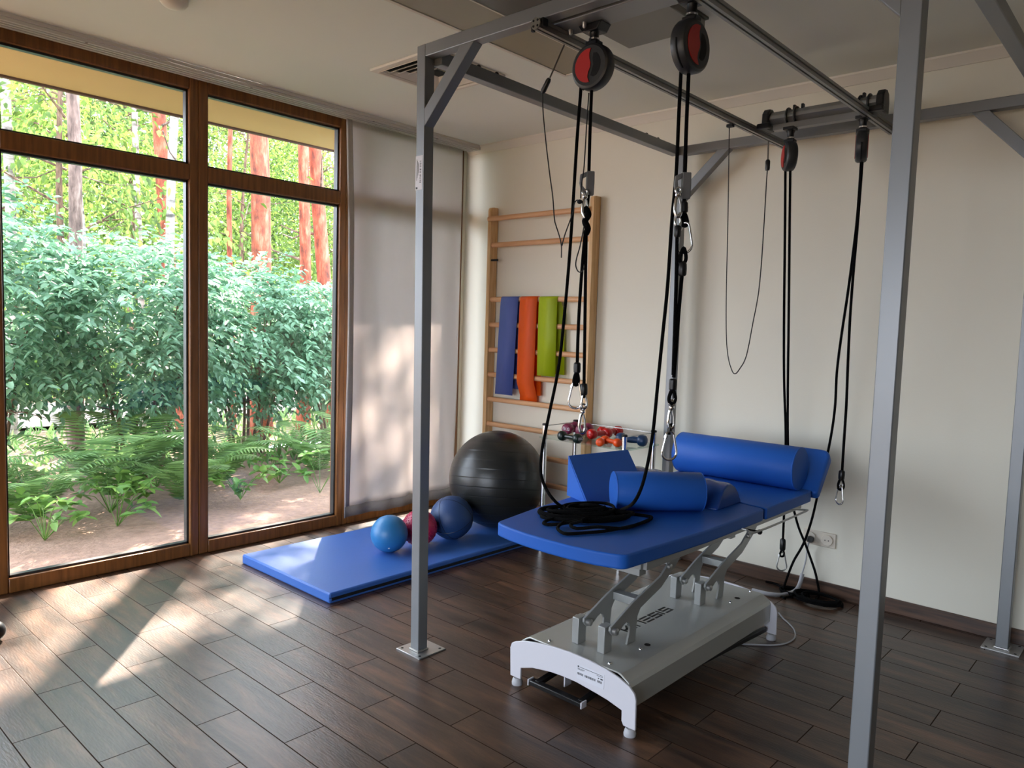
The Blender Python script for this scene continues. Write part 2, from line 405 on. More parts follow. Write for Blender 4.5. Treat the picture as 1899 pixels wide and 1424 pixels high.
b.box((-4.47, RY - 0.25, -0.12), (-3.1, RY, CZ)); b.box((0.7, RY - 0.25, -0.12), (RX, RY, CZ))
b.box((-3.1, RY - 0.25, 2.1), (0.7, RY, CZ)); b.box((-3.1, RY - 0.25, -0.12), (0.7, RY, 0.1))
struct('wall_rear', b, M_wall, 'off-white wall behind the viewer with a wide window', smooth=0)
b = MB()                                       # window wall: piers and a slim head
b.box((-4.47, 4.036, -0.12), (WX, BY, CZ)); b.box((-4.47, RY - 0.25, -0.12), (WX, -0.006, CZ))
b.box((-4.47, -0.006, 2.688), (WX, 4.036, CZ)); b.box((-4.47, -0.006, -0.12), (WX - 0.02, 4.036, 0.0))
struct('wall_left', b, M_wall, 'narrow wall left around the tall window front', smooth=0)

# cornice and skirting on the back wall
prof = [(0, 0), (0, -0.05), (-0.008, -0.05), (-0.012, -0.042), (-0.03, -0.03), (-0.04, -0.014), (-0.048, -0.01), (-0.048, 0)]
struct('trim_1', MB().prism(prof, lambda y, z: (-4.186, BY + y, CZ + z), (RX + 4.186, 0, 0)), M_corn, 'white cornice along the top of the back wall', smooth=50)
struct('baseboard_back', MB().box((-4.186, BY - 0.011, 0), (RX, BY, 0.072)), M_base, 'dark brown skirting along the back wall', bevel=0.002)

# window front: wooden frames with a fixed top light over a tall pane
FB = WX - 0.085                                # outer side of the frame
def window(i, y0, y1, ml0, ml1, label):
    """one bay from mullion middle y0 to y1; ml = half mullion width at each end"""
    root = thing('window_%d' % i, label, 'window', (WX, y0, 0), kind='structure')
    f = MB()
    e0, e1 = y0 + ml0, y1 - ml1
    f.box((FB, y0, 0.0), (WX, e0, 2.69)); f.box((FB, e1, 0.0), (WX, y1, 2.69))
    f.box((FB, e0, 0.0), (WX, e1, 0.072)); f.box((FB, e0, 2.628), (WX, e1, 2.69)); f.box((FB, e0, 2.136), (WX, e1, 2.222))
    f.build('window_frame', M_frame_w, root, bevel=0.006)
    g = MB()                                   # dark rubber glazing gasket around both panes
    for z0, z1 in ((0.072, 2.136), (2.222, 2.628)):
        for a, c in (((e0, z0), (e0 + 0.011, z1)), ((e1 - 0.011, z0), (e1, z1)), ((e0, z0), (e1, z0 + 0.011)), ((e0, z1 - 0.011), (e1, z1))):
            g.box((WX - 0.06, a[0], a[1]), (WX - 0.025, c[0], c[1]))
    g.build('glazing_gasket', M_rubber, root, smooth=0)
    for nm, z0, z1 in (('pane', 0.074, 2.134), ('top_pane', 2.224, 2.626)):
        MB().box((WX - 0.048, e0 + 0.002, z0), (WX - 0.04, e1 - 0.002, z1)).build(nm, M_glass, root, smooth=0)
    return root
window(1, 0.985, 1.984, 0.05, 0.05, 'tall brown-framed window at the left edge of the view, birch and ferns behind it')
window(2, 1.984, 2.975, 0.056, 0.045, 'tall brown-framed window beside the curtain with thick orange pines behind it')
window(3, 2.975, 4.036, 0.045, 0.06, 'brown-framed window covered by the hanging curtain')
for k, i in enumerate(range(4, 5)):
    window(i, -0.005 - 0.99 * k, 0.985 - 0.99 * k, 0.05, 0.05, 'brown-framed window next to the view on its left')
root = thing('window_5', 'wide window in the wall behind the viewer', 'window', (-1.2, RY, 0.1), kind='structure')
f = MB(); xs8 = (-3.1, -1.2, 0.64)
for x in xs8: f.box((x, RY - 0.15, 0.1), (x + 0.06, RY - 0.07, 2.1))
f.box((-3.1, RY - 0.15, 0.1), (0.7, RY - 0.07, 0.16)); f.box((-3.1, RY - 0.15, 2.04), (0.7, RY - 0.07, 2.1))
f.build('window_frame', M_frame_w, root, bevel=0.004)
for x0, x1 in zip(xs8[:-1], xs8[1:]): MB().box((x0 + 0.06, RY - 0.115, 0.16), (x1, RY - 0.107, 2.04)).build('pane', M_glass, root, smooth=0)

# eave outside
ev = thing('roof_eave', 'sand-coloured roof eave outside above the windows', 'eave', (-4.9, 0.5, 2.75), kind='structure')
MB().box((-5.27, -4.5, 2.75), (-4.47, 6.5, 3.0)).build('soffit', M_eave, ev, smooth=0)
MB().box((-5.30, -4.5, 2.735), (-5.27, 6.5, 3.02)).build('fascia_board', M_fascia, ev, bevel=0.003)

# double curtain track on the ceiling
t = thing('curtain_rail', 'long white double curtain track on the ceiling above the windows', 'curtain rail', (-4.1, 1.5, CZ))
b = MB()
b.box((-4.155, -2.9, CZ - 0.018), (-4.035, 4.02, CZ))
for x in (-4.150, -4.118, -4.086, -4.054): b.box((x, -2.9, CZ - 0.034), (x + 0.012, 4.02, CZ - 0.018))
b.build('track', M_track, t, bevel=0.002)
b = MB(); b.box((-4.157, 4.02, CZ - 0.036), (-4.033, 4.026, CZ)); b.build('end_cap', M_track, t, bevel=0.002)
for y in (1.35, 2.2, 3.05, 3.6): MB().box((-4.05, y, CZ - 0.037), (-4.04, y + 0.012, CZ - 0.033)).build('clip', M_hem, t, smooth=0)

# curtain panel
t = thing('curtain', 'single off-white curtain panel with grey hem hanging before the third window', 'curtain', (-4.11, 3.4, 0.075))
NY, NZ = 70, 60
def cur(u, v):                                 # u along the window 0..1, v down 0..1
    # the fabric hangs almost flat; shallow folds fade in below the heading
    y = 2.892 + u * (3.925 - 2.892)
    y += (0.02 * min(1, v * 4)) * (1 - u) * (1 if v < 0.9 else 1) - 0.012 * u * min(1, v * 1.6)
    z = 2.662 - v * (2.662 - 0.078)
    a = 0.012 * min(1, v * 2.5)
    x = -4.118 + a * math.sin(2 * math.pi * (2.2 * u + 0.35 * v)) + 0.007 * min(1, v * 2) * math.sin(2 * math.pi * (5.3 * u - 0.25 * v + 0.3 * math.sin(4 * v)))
    x += 0.0035 * math.sin(2 * math.pi * 34 * u) * max(0, 1 - v * 14)
    if u < 0.05: x += 0.01 * (1 - u / 0.05)
    return (x, y, z)
def cgrid(u0, u1, v0, v1, nu, nv, off=0.0):
    g = MB(); vv = []
    for j in range(nv + 1):
        for i in range(nu + 1):
            p = cur(u0 + (u1 - u0) * i / nu, v0 + (v1 - v0) * j / nv); vv.append((p[0] + off, p[1], p[2]))
    g.add(vv, [(j * (nu + 1) + i, j * (nu + 1) + i + 1, (j + 1) * (nu + 1) + i + 1, (j + 1) * (nu + 1) + i) for j in range(nv) for i in range(nu)])
    return g
o = cgrid(0, 1, 0, 0.972, NY, NZ).build('fabric', M_curt, t, smooth=180)
o.modifiers.new('thickness', 'SOLIDIFY').thickness = 0.0016
o = cgrid(0, 1, 0.972, 1, NY, 2).build('bottom_hem', M_hem, t, smooth=180); o['label'] = 'darker grey bottom hem'
o.modifiers.new('thickness', 'SOLIDIFY').thickness = 0.003
o = cgrid(0.008, 0.05, 0.0, 0.972, 4, NZ, 0.0015).build('side_hem', M_side, t, smooth=180)
o.modifiers.new('thickness', 'SOLIDIFY').thickness = 0.0012

# square four-way ceiling vent
VX0, VX1, VY0, VY1 = -3.326, -2.82, 2.482, 2.985
t = thing('ceiling_vent', 'square louvred air vent in the ceiling behind the frame corner', 'vent', ((VX0 + VX1) / 2, (VY0 + VY1) / 2, CZ))
b = MB(); wd = 0.045
for a, c in (((VX0, VY0), (VX1, VY0 + wd)), ((VX0, VY1 - wd), (VX1, VY1)), ((VX0, VY0 + wd), (VX0 + wd, VY1 - wd)), ((VX1 - wd, VY0 + wd), (VX1, VY1 - wd))):
    b.box((a[0], a[1], CZ - 0.014), (c[0], c[1], CZ - 0.0005))
b.build('frame', M_vent, t, bevel=0.003)
MB().box((VX0 + wd, VY0 + wd, CZ - 0.003), (VX1 - wd, VY1 - wd, CZ - 0.0005)).build('duct', M_hole, t, smooth=0)
b = MB(); cxv, cyv = (VX0 + VX1) / 2, (VY0 + VY1) / 2
for k in range(5):                              # concentric tilted blades
    h = 0.2 - k * 0.037
    P = [(cxv - h, cyv - h), (cxv + h, cyv - h), (cxv + h, cyv + h), (cxv - h, cyv + h)]; h2 = h + 0.02
    Q = [(cxv - h2, cyv - h2), (cxv + h2, cyv - h2), (cxv + h2, cyv + h2), (cxv - h2, cyv + h2)]
    for i in range(4):
        j = (i + 1) % 4
        b.add([(*P[i], CZ - 0.004), (*P[j], CZ - 0.004), (*Q[j], CZ - 0.02), (*Q[i], CZ - 0.02), (*P[i], CZ - 0.002), (*P[j], CZ - 0.002), (*Q[j], CZ - 0.018), (*Q[i], CZ - 0.018)],
              [(0, 1, 2, 3), (7, 6, 5, 4), (0, 4, 5, 1), (2, 6, 7, 3)])
b.build('louvre', M_vent, t, smooth=0)

# ceiling panels above the frame
t = thing('ceiling_panel', 'long satin olive-grey panel with thin white edge set in the ceiling', 'ceiling panel', (-2.42, 1.6, CZ))
MB().box((-2.545, -0.4, CZ - 0.01), (-2.29, 3.15, CZ - 0.0005)).build('panel', M_panel, t, bevel=0.002)
b = MB(); b.box((-2.565, -0.4, CZ - 0.014), (-2.545, 3.17, CZ - 0.0005)); b.box((-2.545, 3.15, CZ - 0.014), (-2.29, 3.17, CZ - 0.0005)); b.box((-2.29, -0.4, CZ - 0.014), (-2.28, 3.17, CZ - 0.0005))
b.build('edge_trim', M_vent, t, bevel=0.002)
t = thing('dark_ceiling_panel', 'dark panel in the ceiling above the near beam', 'ceiling panel', (-2.15, 1.4, CZ))
MB().box((-2.279, -0.4, CZ - 0.012), (-1.3, 2.62, CZ - 0.0005)).build('panel', M_panel2, t, bevel=0.002)
t = thing('ceiling_light', 'grey rectangular ceiling light unit behind the pulley bar', 'ceiling light', (-1.8, 2.8, CZ))
MB().box((-2.02, 2.64, CZ - 0.05), (-1.64, 2.95, CZ - 0.012)).build('housing', M_lum, t, bevel=0.004)
MB().box((-2.03, 2.63, CZ - 0.012), (-1.63, 2.962, CZ - 0.0005)).build('back_plate', M_panel2, t, bevel=0.002)
t = thing('smoke_detector', 'small round smoke detector on the ceiling near the window', 'smoke detector', (-3.28, 1.44, CZ))
MB().lathe([(0, 0.055), (0.5, 0.055), (0.8, 0.045), (1, 0.02)], (-3.28, 1.44, CZ - 0.0005), (-3.28, 1.44, CZ - 0.04), 24).build('body', M_vent, t)

# wall sockets
t = thing('wall_socket', 'double white wall socket low on the back wall behind the table', 'socket', (-1.43, BY, 0.29))
MB().box((-1.517, BY - 0.008, 0.258), (-1.342, BY, 0.338)).build('frame', M_sock, t, bevel=0.004)
for x in (-1.475, -1.386):
    o = MB().lathe([(0, 0.03), (0.85, 0.03), (1, 0.028)], (x, BY - 0.005, 0.298), (x, BY - 0.016, 0.298), 28).build('socket_insert', M_sock, t)
    for dx in (-0.009, 0.009): MB().cyl((x + dx, BY - 0.0155, 0.298), (x + dx, BY - 0.0168, 0.298), 0.003, n=10).build('contact_hole', M_hole, o)
# ------------------------------------------------------------------ the grey exercise frame
cage = thing('suspension_cage', 'grey square-tube steel cage standing over the treatment table', 'exercise cage', (-1.47, 3.0, 0))
T = 0.05
YN, YF = 2.055, 3.955                          # middle of the near and far posts
ZN, ZF = 2.487, 2.446                          # frame tops
def post(bx, tx, y, ztop, bolts=True, plate=0.148):
    p = MB().beam((bx, y, 0.004), (tx, y, ztop), T, T, up=(0, 1, 0)).build('post', M_grey, cage, bevel=0.003)
    pl = MB().box((bx - plate / 2, y - plate / 2 + 0.012, 0.0), (bx + plate / 2, y + plate / 2 + 0.012, 0.006)).build('base_plate', M_steel, p, bevel=0.0012)
    for sx_ in (-1, 1):
        for sy_ in (-1, 1): MB().cyl((bx + sx_ * 0.056, y + 0.012 + sy_ * 0.056, 0.0052), (bx + sx_ * 0.056, y + 0.012 + sy_ * 0.056, 0.0066), 0.006, n=14).build('bolt_hole', M_hole, pl, smooth=0)
    wd = MB()                                   # weld bead
    pts = [(bx + a * (T / 2 + 0.002), y + c * (T / 2 + 0.002), 0.009) for a, c in ((-1, -1), (1, -1), (1, 1), (-1, 1))]
    for i in range(4):
        p0, p1 = Vector(pts[i]), Vector(pts[(i + 1) % 4]); wd.tube([p0.lerp(p1, k / 8) + Vector((0, 0, 0.0015 * (k % 2))) for k in range(9)], 0.004, 6)
    wd.build('weld', M_steel, pl)
    return p
LB, LT, RB, RT = -2.349, -2.385, -0.581, -0.575
p1 = post(LB, LT, YN, ZN)
post(-2.305, -2.308, YF, ZF)
post(RB, RT, YN, ZN)
post(-0.558, -0.558, YF, ZF)
MB().beam((LT + T / 2, YN, ZN - T / 2), (RT - T / 2, YN, ZN - T / 2), T, T).build('front_beam', M_grey, cage, bevel=0.003)
MB().beam((-2.308 + T / 2, YF, ZF - T / 2), (-0.558 - T / 2, YF, ZF - T / 2), T, T).build('back_beam', M_grey, cage, bevel=0.003)
MB().beam((-2.343, YN + T / 2, 2.462 - T / 2), (-2.333, YF - T / 2, ZF - T / 2 - 0.002), T, T).build('side_beam', M_grey, cage, bevel=0.003)
MB().beam((-0.56, YN + T / 2, 2.462 - T / 2), (-0.556, YF - T / 2, ZF - T / 2 - 0.002), T, T).build('side_beam', M_grey, cage, bevel=0.003)
def brace(x0, z0, x1, z1, y):
    # mitred diagonal between post (x0) and beam (x1)
    s = 1 if x1 > x0 else -1; k = T * 1.414
    out = [(x0, z0), (x0, z0 - k), (x1 + s * k, z1), (x1, z1)]
    MB().prism(out, lambda x, z: (x, y - T / 2 + 0.0005, z), (0, T - 0.001, 0)).build('brace', M_grey, cage, bevel=0.0025)
brace(LT + T / 2 - 0.0015, 2.232, -2.158, ZN - T, YN)
brace(RT - T / 2, 2.232, -0.795, ZN - T, YN)
brace(-2.308 + T / 2, 2.20, -2.07, ZF - T, YF)
brace(-0.558 - T / 2, 2.20, -0.765, ZF - T, YF)
for x, ys in ((-2.34, (2.31, 2.42, 3.62, 3.74)), (-0.558, (2.31, 2.42, 3.62, 3.74))):
    for y in ys:
        z = 2.462 - (y - 2.05) * 0.0095
        MB().lathe([(0, 0.011), (0.5, 0.011), (0.8, 0.008), (1, 0.003)], (x, y, z - 0.001), (x, y, z + 0.017), 14).build('bolt_cap', M_black, cage)
# aluminium rails under the beams
def rail(xn, xf):
    a, c = Vector((xn, 2.015, 2.4165)), Vector((xf, 3.985, 2.3765))
    s = 0.016
    out = [(-s, -s), (-0.004, -s), (-0.004, -s + 0.006), (0.004, -s + 0.006), (0.004, -s), (s, -s), (s, -0.004), (s - 0.006, -0.004), (s - 0.006, 0.004), (s, 0.004), (s, s), (0.004, s), (0.004, s - 0.006), (-0.004, s - 0.006), (-0.004, s), (-s, s), (-s, 0.004), (-s + 0.006, 0.004), (-s + 0.006, -0.004), (-s, -0.004)]
    r = MB().prism(out, lambda x, z: (a.x + x, a.y, a.z + z), c - a).build('rail', M_alu, cage, smooth=20)
    r['label'] = 'grooved aluminium rail'
    e = MB().lathe([(0, 0.021), (1, 0.021)], a + Vector((0, -0.006, 0)), a, 8).build('end_cap', M_lum, r, smooth=0)
    for q in range(4):
        th = math.pi / 4 + q * math.pi / 2; MB().cyl(a + Vector((0.013 * math.cos(th), -0.0075, 0.013 * math.sin(th))), a + Vector((0.013 * math.cos(th), -0.004, 0.013 * math.sin(th))), 0.004, n=10).build('end_screw', M_hole, r)
    MB().box((a.x - 0.03, a.y + 0.004, a.z - 0.02), (a.x - 0.018, a.y + 0.016, a.z + 0.016)).build('rail_bracket', M_black, r, bevel=0.002)
    MB().box((a.x + 0.017, a.y + 0.002, a.z - 0.01), (a.x + 0.027, a.y + 0.03, a.z + 0.018)).build('rail_bracket', M_black, r, bevel=0.002)
    return r
rail(-1.764, -1.702); rail(-1.216, -1.176)
# sticker with barcode on the near left post
st = MB(); zc = 1.985; xs = LB + (LT - LB) * zc / ZN
yq = YN - T / 2 - 0.0006
s = MB().box((xs - 0.026, yq, zc - 0.068), (xs + 0.016, yq + 0.0006, zc + 0.068)).build('sticker', M_label, p1, smooth=0)
bars = MB(); z = zc - 0.04
for k in range(16):
    hgt = (0.0018, 0.003, 0.0014, 0.0024)[k % 4]; bars.box((xs + 0.0, yq - 0.0004, z), (xs + 0.009, yq, z + hgt)); z += 0.0056
for k in range(4): bars.box((xs - 0.019 + k * 0.004, yq - 0.0004, zc - 0.03 + 0.01 * k), (xs - 0.0175 + k * 0.004, yq, zc + 0.055 - 0.006 * k))
bars.box((xs - 0.022, yq - 0.0004, zc - 0.064), (xs - 0.012, yq, zc - 0.056))
bars.build('barcode', M_ink, s, smooth=0)

# ------------------------------------------------------------------ crossbars on the rails
t = thing('crossbar', 'flat grey crossbar lying on the rails behind the near beam, two pulleys below', 'crossbar', (-1.49, 2.15, 2.433))
MB().box((-1.785, 2.095, 2.434), (-1.185, 2.21, 2.455)).build('bar', M_grey, t, bevel=0.003)
for x, y in ((-1.735, 2.165), (-1.655, 2.14), (-1.25, 2.16)):
    MB().lathe([(0, 0.008), (0.7, 0.008), (1, 0.004)], (x, y, 2.436), (x, y, 2.415), 12).build('bolt', M_steel, t)
fb = thing('roller_crossbar', 'aluminium tube crossbar with black end blocks on the rails before the back wall', 'crossbar', (-1.4, 3.67, 2.4))
xl, xr, yb_, zb_ = -1.66, -1.14, 3.67, 2.438
out = []
for k in range(24):
    a = 2 * math.pi * k / 24; r = 0.031 if k % 6 in (0, 1, 5) else 0.026; out.append((r * math.cos(a), r * math.sin(a)))
MB().prism(out, lambda y, z: (xl, yb_ + y, zb_ + z), (xr - xl, 0, 0)).build('tube', M_alu, fb, smooth=25)
MB().box((xl + 0.03, yb_ - 0.024, zb_ - 0.062), (xr - 0.02, yb_ + 0.024, zb_ - 0.033)).build('lower_bar', M_grey, fb, bevel=0.003)
for x, s in ((xl, -1), (xr, 1)):
    out = [(-0.045, -0.055), (0.045, -0.055), (0.047, 0.0), (0.036, 0.036), (0.012, 0.05), (-0.02, 0.046), (-0.042, 0.02)]
    MB().prism(out, lambda y, z: (x - 0.022 if s < 0 else x - 0.012, yb_ + y, zb_ + z), (0.034, 0, 0)).build('end_block', M_black, fb, bevel=0.006)
    MB().box((x - 0.035, yb_ - 0.07, zb_ - 0.055), (x + 0.03, yb_ - 0.035, zb_ - 0.03)).build('slide_shoe', M_black, fb, bevel=0.006)
for x in (-1.535, -1.495, -1.215):
    MB().box((x - 0.006, yb_ - 0.012, zb_ + 0.026), (x + 0.006, yb_ + 0.01, zb_ + 0.05)).build('stop_clip', M_black, fb, bevel=0.003)

# ------------------------------------------------------------------ pulleys
def pulley(c, n, R, thick, ztop, label, clamp, group='black pulleys with red inlay'):
    """c centre, n horizontal unit normal of the red face, ztop where its bracket meets the bar"""
    c = Vector(c); n = Vector(n).normalized(); up = Vector((0, 0, 1)); u = up.cross(n).normalized()   # u: viewer-right when looking at the face
    t = thing('pulley', label, 'pulley', c, group)
    f3 = lambda a, b, d: c + u * a + up * b + n * d
    h = thick / 2
    # wheel-shaped housing with rounded rim
    prof = [(0, R * 0.86), (0.08, R * 0.95), (0.22, R), (0.78, R), (0.92, R * 0.95), (1, R * 0.86)]
    MB().lathe(prof, c - n * h, c + n * h, 48).build('housing', M_rubber, t, smooth=30)
    for s in (1, -1):
        S = [(0.10, 0.72), (0.02, 0.5), (0.03, 0.3), (0.10, 0.1), (0.08, -0.1), (-0.02, -0.3), (-0.05, -0.5), (0.06, -0.72)]
        red = [(R * a * s, R * b) for a, b in S]
        for k in range(1, 14):
            a = math.radians(-85 - 190 * k / 14); red.append((0.73 * R * math.cos(a) * s * (1), 0.73 * R * math.sin(a)))
        red = [(x, y) for x, y in red]
        d0 = h * s
        MB().prism(red, lambda a, b: f3(a, b, d0 - 0.002 * s), n * (0.0045 * s)).build('red_inlay', M_red, t, smooth=0)
        rec = [(R * (0.22 + 0.0) * s, R * 0.5), (R * 0.19 * s, R * 0.25), (R * 0.24 * s, 0), (R * 0.16 * s, -R * 0.25), (R * 0.1 * s, -R * 0.45), (R * 0.25 * s, -R * 0.52)]
        for k in range(0, 9):
            a = math.radians(-50 + 100 * k / 8); rec.append((0.62 * R * math.cos(a) * s, 0.62 * R * math.sin(a)))
        MB().prism(rec, lambda a, b: f3(a, b, d0 - 0.001 * s), n * (0.0016 * s)).build('recess', M_hole, t, smooth=0)
    # slot where the rope enters
    MB().tube([c + (u * math.cos(q) + up * math.sin(q)) * (R * 0.992) for q in [math.radians(176 + 6 * k) for k in range(12)]], 0.0036, 8).build('rope_slot', M_hole, t, smooth=70)
    # swivel bracket
    b = MB(); z0 = c.z + R * 0.9
    b.box((c.x - 0.024, c.y - 0.02, z0 - 0.012), (c.x + 0.024, c.y + 0.02, z0 + 0.016))
    b.lathe([(0, 0.02), (0.3, 0.016), (0.7, 0.016), (1, 0.024)], (c.x, c.y, z0 + 0.012), (c.x, c.y, ztop - 0.012), 16)
    b.build('swivel', M_black, t, bevel=0.003)
    MB().lathe([(0, 0.019), (1, 0.019)], (c.x, c.y, z0 + 0.02), (c.x, c.y, z0 + 0.026), 16).build('pin_washer', M_chrome, t)
    if clamp == 'plate':
        o2 = [(-0.032, 0), (0.032, 0), (0.05, 0.026), (-0.05, 0.026)]
        MB().prism(o2, lambda x, z: (c.x + x, c.y - 0.03, ztop - 0.026 + z), (0, 0.06, 0)).build('clamp', M_black, t, bevel=0.003)
    else:
        g = MB()
        for dx in (-0.02, 0.02):
            g.tube([(c.x + dx, yb_ + 0.037 * math.cos(a), zb_ + 0.037 * math.sin(a)) for a in [math.radians(q) for q in range(60, 300, 15)]], 0.006, 8)
        g.box((c.x - 0.026, yb_ - 0.05, ztop - 0.014), (c.x + 0.026, c.y + 0.02, ztop))
        g.build('clamp', M_black, t, bevel=0.002)
    return t
YP = 2.185
pc1, pc2 = at_y(1100, 125, YP), at_y(1280, 87, YP)
pulley(pc1, (0.02, -1.0, 0), 0.079, 0.052, 2.434, 'black and red pulley under the near crossbar, left one, face turned to the window', 'plate')
pulley(pc2, (0.999, -0.03, 0), 0.083, 0.056, 2.434, 'black and red pulley under the near crossbar, right one turned to the right', 'plate')
YQ = 3.655
pc3, pc4 = at_y(1464, 290, YQ), at_y(1598, 272, YQ)
pulley(pc3, (-0.80, -0.60, 0), 0.071, 0.05, zb_ - 0.06, 'black and red pulley clamped to the far crossbar, left one before the wall', 'ring')
pulley(pc4, (0.954, 0.299, 0), 0.071, 0.05, zb_ - 0.06, 'black pulley seen edge-on at the right end of the far crossbar', 'ring')
# ------------------------------------------------------------------ treatment table
tb = thing('treatment_table', 'blue padded height-adjustable treatment table on a grey scissor lift under the frame', 'treatment table', (-1.6, 2.7, 0))
ZT = 0.645
def cushion(out, z0, z1, name='cushion', **k):
    return MB().prism(out, lambda x, y: (x, y, z0), (0, 0, z1 - z0)).build(name, M_vinyl, tb, bevel=0.0225, seg=5, **k)
def fillet(P, R, n=5):
    """round the corners of an outline"""
    out = []; N = len(P)
    for i in range(N):
        p, a, b = Vector(P[i]), Vector(P[i - 1]), Vector(P[(i + 1) % N]); r = R[i] if isinstance(R, (list, tuple)) else R
        if r <= 0: out.append(tuple(p)); continue
        p0 = p + (a - p).normalized() * r; p1 = p + (b - p).normalized() * r
        for k in range(n + 1):
            t = k / n; out.append(tuple(p0 * (1 - t) ** 2 + p * 2 * t * (1 - t) + p1 * t * t))
    return out
front = [(-1.335, 2.045), (-1.43, 2.015), (-1.53, 2.0), (-1.63, 1.997), (-1.73, 2.002), (-1.82, 2.014), (-1.905, 2.035)]
out = front + [(-1.957, 2.33), (-1.983, 2.58), (-1.99, 3.085), (-1.50, 3.085), (-1.302, 3.05), (-1.303, 2.55), (-1.318, 2.3)]
R = [0.03, 0, 0, 0, 0, 0, 0.03, 0, 0, 0.01, 0.06, 0.03, 0, 0]
cushion(fillet(out, R), ZT - 0.05, ZT)
cushion(fillet([(-1.302, 3.062), (-1.50, 3.097), (-1.992, 3.097), (-1.99, 3.60), (-1.305, 3.60)], [0.01, 0.05, 0.01, 0.02, 0.05]), ZT - 0.05, ZT)
ca, sa = math.cos(math.radians(42)), math.sin(math.radians(42))
hp = Vector((0, 3.615, ZT - 0.045)); dv, nv_ = Vector((0, ca, sa)), Vector((0, -sa, ca))
MB().prism(fillet([(-1.285, 0.0), (-1.985, 0.0), (-1.955, 0.275), (-1.30, 0.275)], [0.02, 0.02, 0.05, 0.05]), lambda x, s: Vector((x, 0, 0)) + hp + dv * s, nv_ * 0.05).build('backrest', M_vinyl, tb, bevel=0.017, seg=4)
b = MB()
for x in (-1.36, -1.92): b.beam((x, 2.2, 0.575), (x, 3.56, 0.575), 0.03, 0.035)
b.beam((-1.92, 2.2, 0.575), (-1.36, 2.2, 0.575), 0.03, 0.03); b.beam((-1.92, 3.545, 0.575), (-1.36, 3.545, 0.575), 0.03, 0.03)
for x in (-1.36, -1.92): b.beam((x, 3.56, 0.585), (x, 3.56 + 0.2 * ca, 0.585 + 0.2 * sa), 0.025, 0.02)
b.build('upper_frame', M_lift, tb, bevel=0.002)
for y in (2.385, 3.125):
    MB().beam((-1.90, y, 0.49), (-1.475, y, 0.49), 0.045, 0.045).build('cross_tube', M_lift, tb, bevel=0.002)
b = MB()
for x in (-1.595, -1.518): b.beam((x, 2.3, 0.535), (x, 3.5, 0.535), 0.03, 0.045)
b.build('lift_rail', M_lift, tb, bevel=0.002)

ZD = 0.205
# base housing
prof = [(-1.86, 0.07), (-1.86, 0.165), (-1.82, 0.195), (-1.80, ZD), (-1.40, ZD), (-1.385, 0.202), (-1.352, 0.182), (-1.345, 0.165), (-1.345, 0.085),
        (-1.351, 0.085), (-1.351, 0.163), (-1.358, 0.178), (-1.388, 0.195), (-1.40, 0.199), (-1.80, 0.199), (-1.817, 0.189), (-1.854, 0.162), (-1.854, 0.07)]
MB().prism(prof, lambda x, z: (x, 2.1285, z), (0, 1.1395, 0)).build('base_housing', M_deck, tb, smooth=12, bevel=0.0025)
arch = [(-1.885, 0.03), (-1.89, 0.14), (-1.882, 0.16), (-1.865, 0.17), (-1.82, 0.186), (-1.764, 0.197), (-1.68, 0.208), (-1.60, 0.212), (-1.52, 0.21), (-1.445, 0.203), (-1.39, 0.191), (-1.345, 0.174), (-1.323, 0.155), (-1.316, 0.135), (-1.314, 0.03),
        (-1.362, 0.03), (-1.370, 0.045), (-1.371, 0.081), (-1.43, 0.095), (-1.479, 0.102), (-1.568, 0.112), (-1.63, 0.112), (-1.686, 0.109), (-1.774, 0.095), (-1.833, 0.075), (-1.833, 0.03)]
for y, yy in ((2.12, -1), (3.268, 1)):
    pl = MB().prism(arch, lambda x, z: (x, y, z), (0, 0.009, 0)).build('end_plate', M_white, tb, bevel=0.002)
    for x in (-1.858, -1.341):
        yf = y + 0.012
        ft = MB().lathe([(0, 0.021), (0.3, 0.022), (0.85, 0.018), (1, 0.014)], (x, yf, 0), (x, yf, 0.026), 20).build('foot', M_foot, pl)
        MB().cyl((x, yf, 0.024), (x, yf, 0.05), 0.009, n=12).build('foot_bolt', M_steel, pl)
    if yy < 0:
        s = MB().box((-1.565, y - 0.0008, 0.128), (-1.447, y, 0.18)).build('type_label', M_label, pl, smooth=0)
        k = MB(); yb0 = y - 0.0014
        k.box((-1.562, yb0, 0.1715), (-1.556, y - 0.0007, 0.177))
        for i, (x0, x1, z0) in enumerate([(-1.554, -1.452, 0.173), (-1.562, -1.53, 0.1665), (-1.562, -1.536, 0.163), (-1.478, -1.452, 0.168), (-1.472, -1.468, 0.158), (-1.462, -1.452, 0.158)]):
            k.box((x0, yb0, z0), (x1, y - 0.0007, z0 + (0.0012 if i < 4 else 0.004)))
        k.build('print', M_ink, s, smooth=0)
        k = MB(); x = -1.562
        for i in range(30):
            wv = (0.0016, 0.0024, 0.0010, 0.0019, 0.0013)[i % 5]
            if i not in (7, 8, 22, 23): k.box((x, yb0, 0.1445), (x + wv, y - 0.0007, 0.1525))
            x += 0.0036
        k.build('barcode', M_ink, s, smooth=0)
